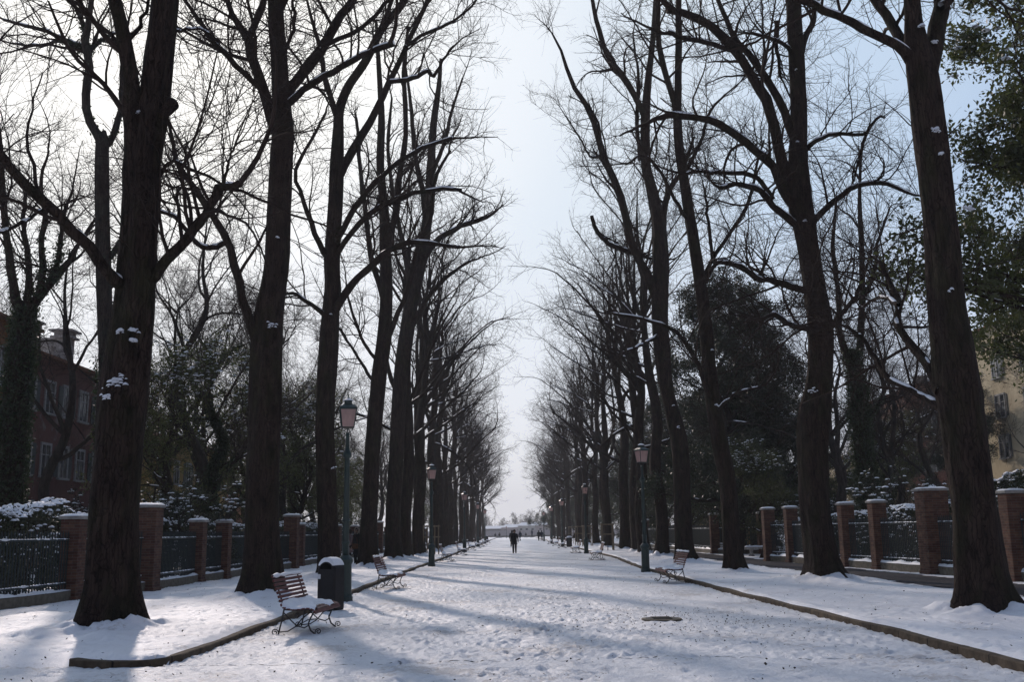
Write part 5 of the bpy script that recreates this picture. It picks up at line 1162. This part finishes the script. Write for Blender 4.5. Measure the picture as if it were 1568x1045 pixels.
# ------------------------------------------------------------ people
def person(label, x, y, rz, h=1.7, pose='stand', coat='cloth_black', legs='cloth_black', coat_len=.55, hood=None, bag=None, z=0.0, group=None, hair='hair_dark', fur=False):
    root = thing('person', label, 'person', (x, y, z), rz, group); k = h / 1.75
    # skeleton in metres, faces +Y
    hipz = .92
    if pose == 'walk': fl, fr_, kl_, kr_ = (.09, .26), (-.10, -.30), (.09, .20, .48), (-.10, -.03, .50)
    else: fl, fr_, kl_, kr_ = (.10, .03), (-.10, .0), (.10, .03, .49), (-.10, .02, .49)
    bm = bmesh.new(); vs = []; rads = []
    def v(p, r): vs.append(bm.verts.new(Vector(p) * k)); rads.append(r * k); return len(vs) - 1
    def e(a, b): bm.edges.new((vs[a], vs[b]))
    if pose == 'sit': hipz = .50
    pel = v((0, 0, hipz), .13); wa = v((0, 0, hipz + .18), .12); ch = v((0, .01, hipz + .40), .14); nk = v((0, .02, hipz + .56), .055); hd0 = v((0, .035, hipz + .64), .075); hd1 = v((0, .035, hipz + .74), .098); hd2 = v((0, .03, hipz + .82), .06)
    for a, b in ((pel, wa), (wa, ch), (ch, nk), (nk, hd0), (hd0, hd1), (hd1, hd2)): e(a, b)
    nose = v((0, .135, hipz + .71), .014); e(hd1, nose)
    J = {}
    for s, f, kn in ((1, fl, kl_), (-1, fr_, kr_)):
        hp = v((.10 * s, 0, hipz - .04), .09)
        if pose == 'sit': kk = v((.11 * s, .42, .50), .062); an = v((.11 * s, .44, .09), .042); toe = v((.11 * s, .60, .05), .035)
        else: kk = v((kn[0], kn[1], kn[2]), .062); an = v((f[0], f[1] - .02, .09 + (.06 if f[1] < -.1 else 0)), .042); toe = v((f[0], f[1] + .15, .045), .035)
        e(pel, hp); e(hp, kk); e(kk, an); e(an, toe)
        sh = v((.19 * s, 0, hipz + .50), .058)
        sw = (-.16 * s if pose == 'walk' else .04)
        if pose == 'sit': el = v((.25 * s, .12, hipz + .26), .042); wr = v((.16 * s, .34, hipz + .16), .03)
        elif pose == 'pocket': el = v((.29 * s, -.06, hipz + .24), .042); wr = v((.22 * s, .08, hipz + .04), .03)
        else: el = v((.27 * s, sw * .3 - .03, hipz + .22), .042); wr = v((.28 * s, sw + .04, hipz - .02), .03)
        e(ch, sh); e(sh, el); e(el, wr); J[s] = (bm.verts[-1] if False else None)
        wp = Vector(vs[wr].co) / k; dn = (wp - Vector(vs[el].co) / k).normalized()
        pm = v(tuple(wp + dn * .075), .026); e(wr, pm)
        for q_, ln_ in ((-.026, .075), (-.009, .085), (.009, .08), (.026, .062)):
            a1 = v(tuple(wp + dn * .115 + Vector((0, q_, 0))), .009); a2 = v(tuple(wp + dn * (.115 + ln_ * .55) + Vector((-.012 * s, q_, 0))), .008); a3 = v(tuple(wp + dn * (.11 + ln_ * .95) + Vector((-.03 * s, q_, 0))), .007)
            e(pm, a1); e(a1, a2); e(a2, a3)
        t1 = v(tuple(wp + dn * .06 + Vector((-.01 * s, .035, 0))), .010); t2 = v(tuple(wp + dn * .10 + Vector((-.022 * s, .050, 0))), .009); e(pm, t1); e(t1, t2)
        if s == 1: aL = [Vector(vs[i].co) / k for i in (sh, el, wr)]; gL = [Vector(vs[i].co) / k for i in (hp, kk, an)]; tL = Vector(vs[toe].co) / k
        else: aR = [Vector(vs[i].co) / k for i in (sh, el, wr)]; gR = [Vector(vs[i].co) / k for i in (hp, kk, an)]; tR = Vector(vs[toe].co) / k
    me = bpy.data.meshes.new('body'); bm.to_mesh(me); bm.free(); body = bpy.data.objects.new('body', me); link(body, root)
    md = body.modifiers.new('Skin', 'SKIN'); sv = me.skin_vertices[0].data if me.skin_vertices else None
    if sv is None:
        bm = bmesh.new(); bm.from_mesh(me); bm.verts.layers.skin.verify(); bm.to_mesh(me); bm.free(); sv = me.skin_vertices[0].data
    for i, r in enumerate(rads): sv[i].radius = (r, r * (.8 if i in (pel, wa, ch) else 1)); sv[i].use_root = (i == pel)
    sd = body.modifiers.new('Subsurf', 'SUBSURF'); sd.levels = 1; sd.render_levels = 1; me.materials.append(MATS['skin'])
    S = lambda g: ([tuple(Vector(a) * k for a in [p])[0] for p in g])
    def sc(g): g.v = [tuple(Vector(a) * k) for a in g.v]; return g
    g = Geo(); zt = hipz + .575; zb = hipz - coat_len + .18 if pose != 'sit' else hipz - .12; flare = 1.0 + coat_len * .35
    prof = [(.185 * flare, zb), (.18, (zb + hipz) / 2), (.168, hipz + .10), (.175, hipz + .24), (.205, hipz + .40), (.200, hipz + .49), (.13, hipz + .55), (.075, zt)]
    g.lathe(prof, 18, (0, .01), 1.12, .82)
    for a in (aL, aR):
        d_ = (a[2] - a[1]).normalized(); g.tube([a[0] + Vector((-a[0].x * .3, 0, .0)), a[0], a[0] * .5 + a[1] * .5, a[1], a[1] * .5 + a[2] * .5, a[2] + d_ * .015], [.075, .078, .068, .062, .055, .048], 10)
    g.lathe([(.085, zt - .05), (.095, zt), (.09, zt + .05)], 14, (0, .02), 1, 1); sc(g).obj('coat', coat, root, True)
    g = Geo()
    for a in (gL, gR): g.tube([a[0] + Vector((0, 0, .06)), a[0], a[0] * .45 + a[1] * .55, a[1], a[1] * .4 + a[2] * .6, a[2] + Vector((0, 0, -.02))], [.10, .108, .09, .078, .070, .062], 12)
    sc(g).obj('trousers', legs, root, True)
    for a, t in ((gL, tL), (gR, tR)):
        g = Geo(); g.tube([a[2] + Vector((0, -.05, -.01)), a[2] + Vector((0, -.03, -.045)), (a[2] + t) * .5 + Vector((0, 0, -.02)), t + Vector((0, .0, .0)), t + Vector((0, .05, -.005))], [.045, .058, .052, .046, .02], 10); sc(g).obj('boot', 'cloth_black', root, True)
    g = Geo(); hc = hipz + .73
    g.lathe([(.05, hc - .14), (.10, hc - .07), (.118, hc), (.112, hc + .07), (.075, hc + .125), (.01, hc + .145)], 16, (0, .012), .92, 1.0)
    g.v = [(x_, min(y_, .075 if z_ < hc + .06 else .13), z_) for x_, y_, z_ in g.v]
    sc(g).obj('hood' if hood else 'hair', hood or hair, root, True)
    for s in (-1, 1):
        g = Geo(); g.lathe([(.002, hc - .012), (.011, hc - .006), (.012, hc + .004), (.002, hc + .012)], 8, (.036 * s, .118)); sc(g).obj('eye', 'dark_hole', body, True)
    if fur:
        rng = np.random.RandomState(3); th = rng.uniform(0, 6.28, 900); C = np.stack([np.cos(th) * .13, .06 + rng.normal(size=900) * .025, hc - .02 + np.sin(th) * .14], 1) + rng.normal(size=(900, 3)) * .018
        leaf_mesh('fur_trim', rng, C * k, .022, 'fur', root)
    if bag:
        t = thing('shoulder_bag', bag, 'bag', Vector((x - .08, y - .25, z)), 1.4)
        g = Geo(); g.box((0, 0, .92 * k), (.10, .30, .24), bevel=.03); g.obj('body', 'leather', t); g = Geo(); g.tube([(.0, -.12, 1.03 * k), (-.05, -.10, 1.25 * k), (-.10, 0, 1.46 * k), (-.05, .10, 1.25 * k), (0, .12, 1.03 * k)], .010, 6); g.obj('strap', 'leather', t)
    return root
def foot(px, D): return at(px, D)
person('person in a dark jacket walking down the middle of the avenue', foot(787, 77), 77, math.pi, 1.72, 'walk', 'cloth_black', 'cloth_black', .42)
a = G(536, 864, BED); person('person in a mauve coat, left of the couple standing between the left trunks', at(537, a.y + 1.0), a.y + 1.0, 1.9, 1.68, 'pocket', 'cloth_mauve', 'cloth_black', .55, z=BED)
a = G(547, 868, BED); person('person in black coat with fur hood, right of the couple between left trunks', a.x, a.y, 2.6, 1.74, 'stand', 'cloth_black', 'cloth_black', .55, z=BED, bag='tan shoulder bag hanging at the hip of the fur hooded person', fur=True, hood='cloth_black')
person('person in black mostly hidden behind the walking one, further back', foot(783.3, 112), 112, 0, 1.72, 'stand', 'cloth_black', 'cloth_black', .5)
person('distant dark figure walking just right of the man in the middle', foot(795.8, 180), 180, .5, 1.68, 'walk', 'cloth_navy', 'cloth_black', .45)
person('small distant figure sitting in the middle of the waterfront', foot(804.6, 279), 279, 0, 1.7, 'sit', 'cloth_black', 'cloth_black', .4, z=.0)
person('tall distant figure standing on a low step at the waterfront', foot(814, 279), 279, .4, 1.8, 'stand', 'cloth_navy', 'cloth_black', .6, z=.25)
person('distant dark figure, left of the pair walking at the far right', foot(824.2, 178), 178, .2, 1.74, 'walk', 'cloth_black', 'cloth_black', .45)
person('distant figure, right of the pair walking at the far right', foot(828.6, 178), 178, -.1, 1.72, 'walk', 'cloth_navy', 'cloth_black', .45)
person('distant figure sitting at the waterfront, left of the seated two', foot(758, 280), 280, 0, 1.7, 'sit', 'cloth_black', 'cloth_grey', .4)
person('distant figure sitting at the waterfront, right of the seated two', foot(764.4, 280), 280, 0, 1.85, 'sit', 'cloth_black', 'cloth_grey', .4)
# stone blocks the far people sit and stand on
for i, (px, D, w, hh, l) in enumerate([(804.6, 278.9, .9, .44, 'low stone block under the figure sitting in the middle of the waterfront'), (814, 279, .9, .25, 'low stone step under the tall waterfront figure'), (761, 279.9, 2.4, .44, 'long stone block under the two seated waterfront figures')]):
    t = thing('stone_block', l, 'stone block', (at(px, D), D, 0)); g = Geo(); g.box((0, 0, hh / 2 - .02), (w, .42, hh), bevel=.03); g.obj('block', 'stone', t)
    g = Geo(); g.box((0, 0, .03), (w + .14, .52, .10), bevel=.02); g.obj('footing', 'stone_dark', t)

# ------------------------------------------------------------ air
HAZE_D = 0.00048
g = Geo(); g.box((0, 850, 28), (2300, 1820, 62)); hz = g.obj('haze', 'snow'); hz['kind'] = 'stuff'
m = bpy.data.materials.new('air'); m.use_nodes = True; m.node_tree.nodes.clear()
o_ = m.node_tree.nodes.new('ShaderNodeOutputMaterial'); pv = m.node_tree.nodes.new('ShaderNodeVolumePrincipled')
pv.inputs['Color'].default_value = (.93, .95, 1.0, 1); pv.inputs['Density'].default_value = HAZE_D; pv.inputs['Anisotropy'].default_value = .2
m.node_tree.links.new(pv.outputs[0], o_.inputs['Volume']); hz.data.materials.clear(); hz.data.materials.append(m)
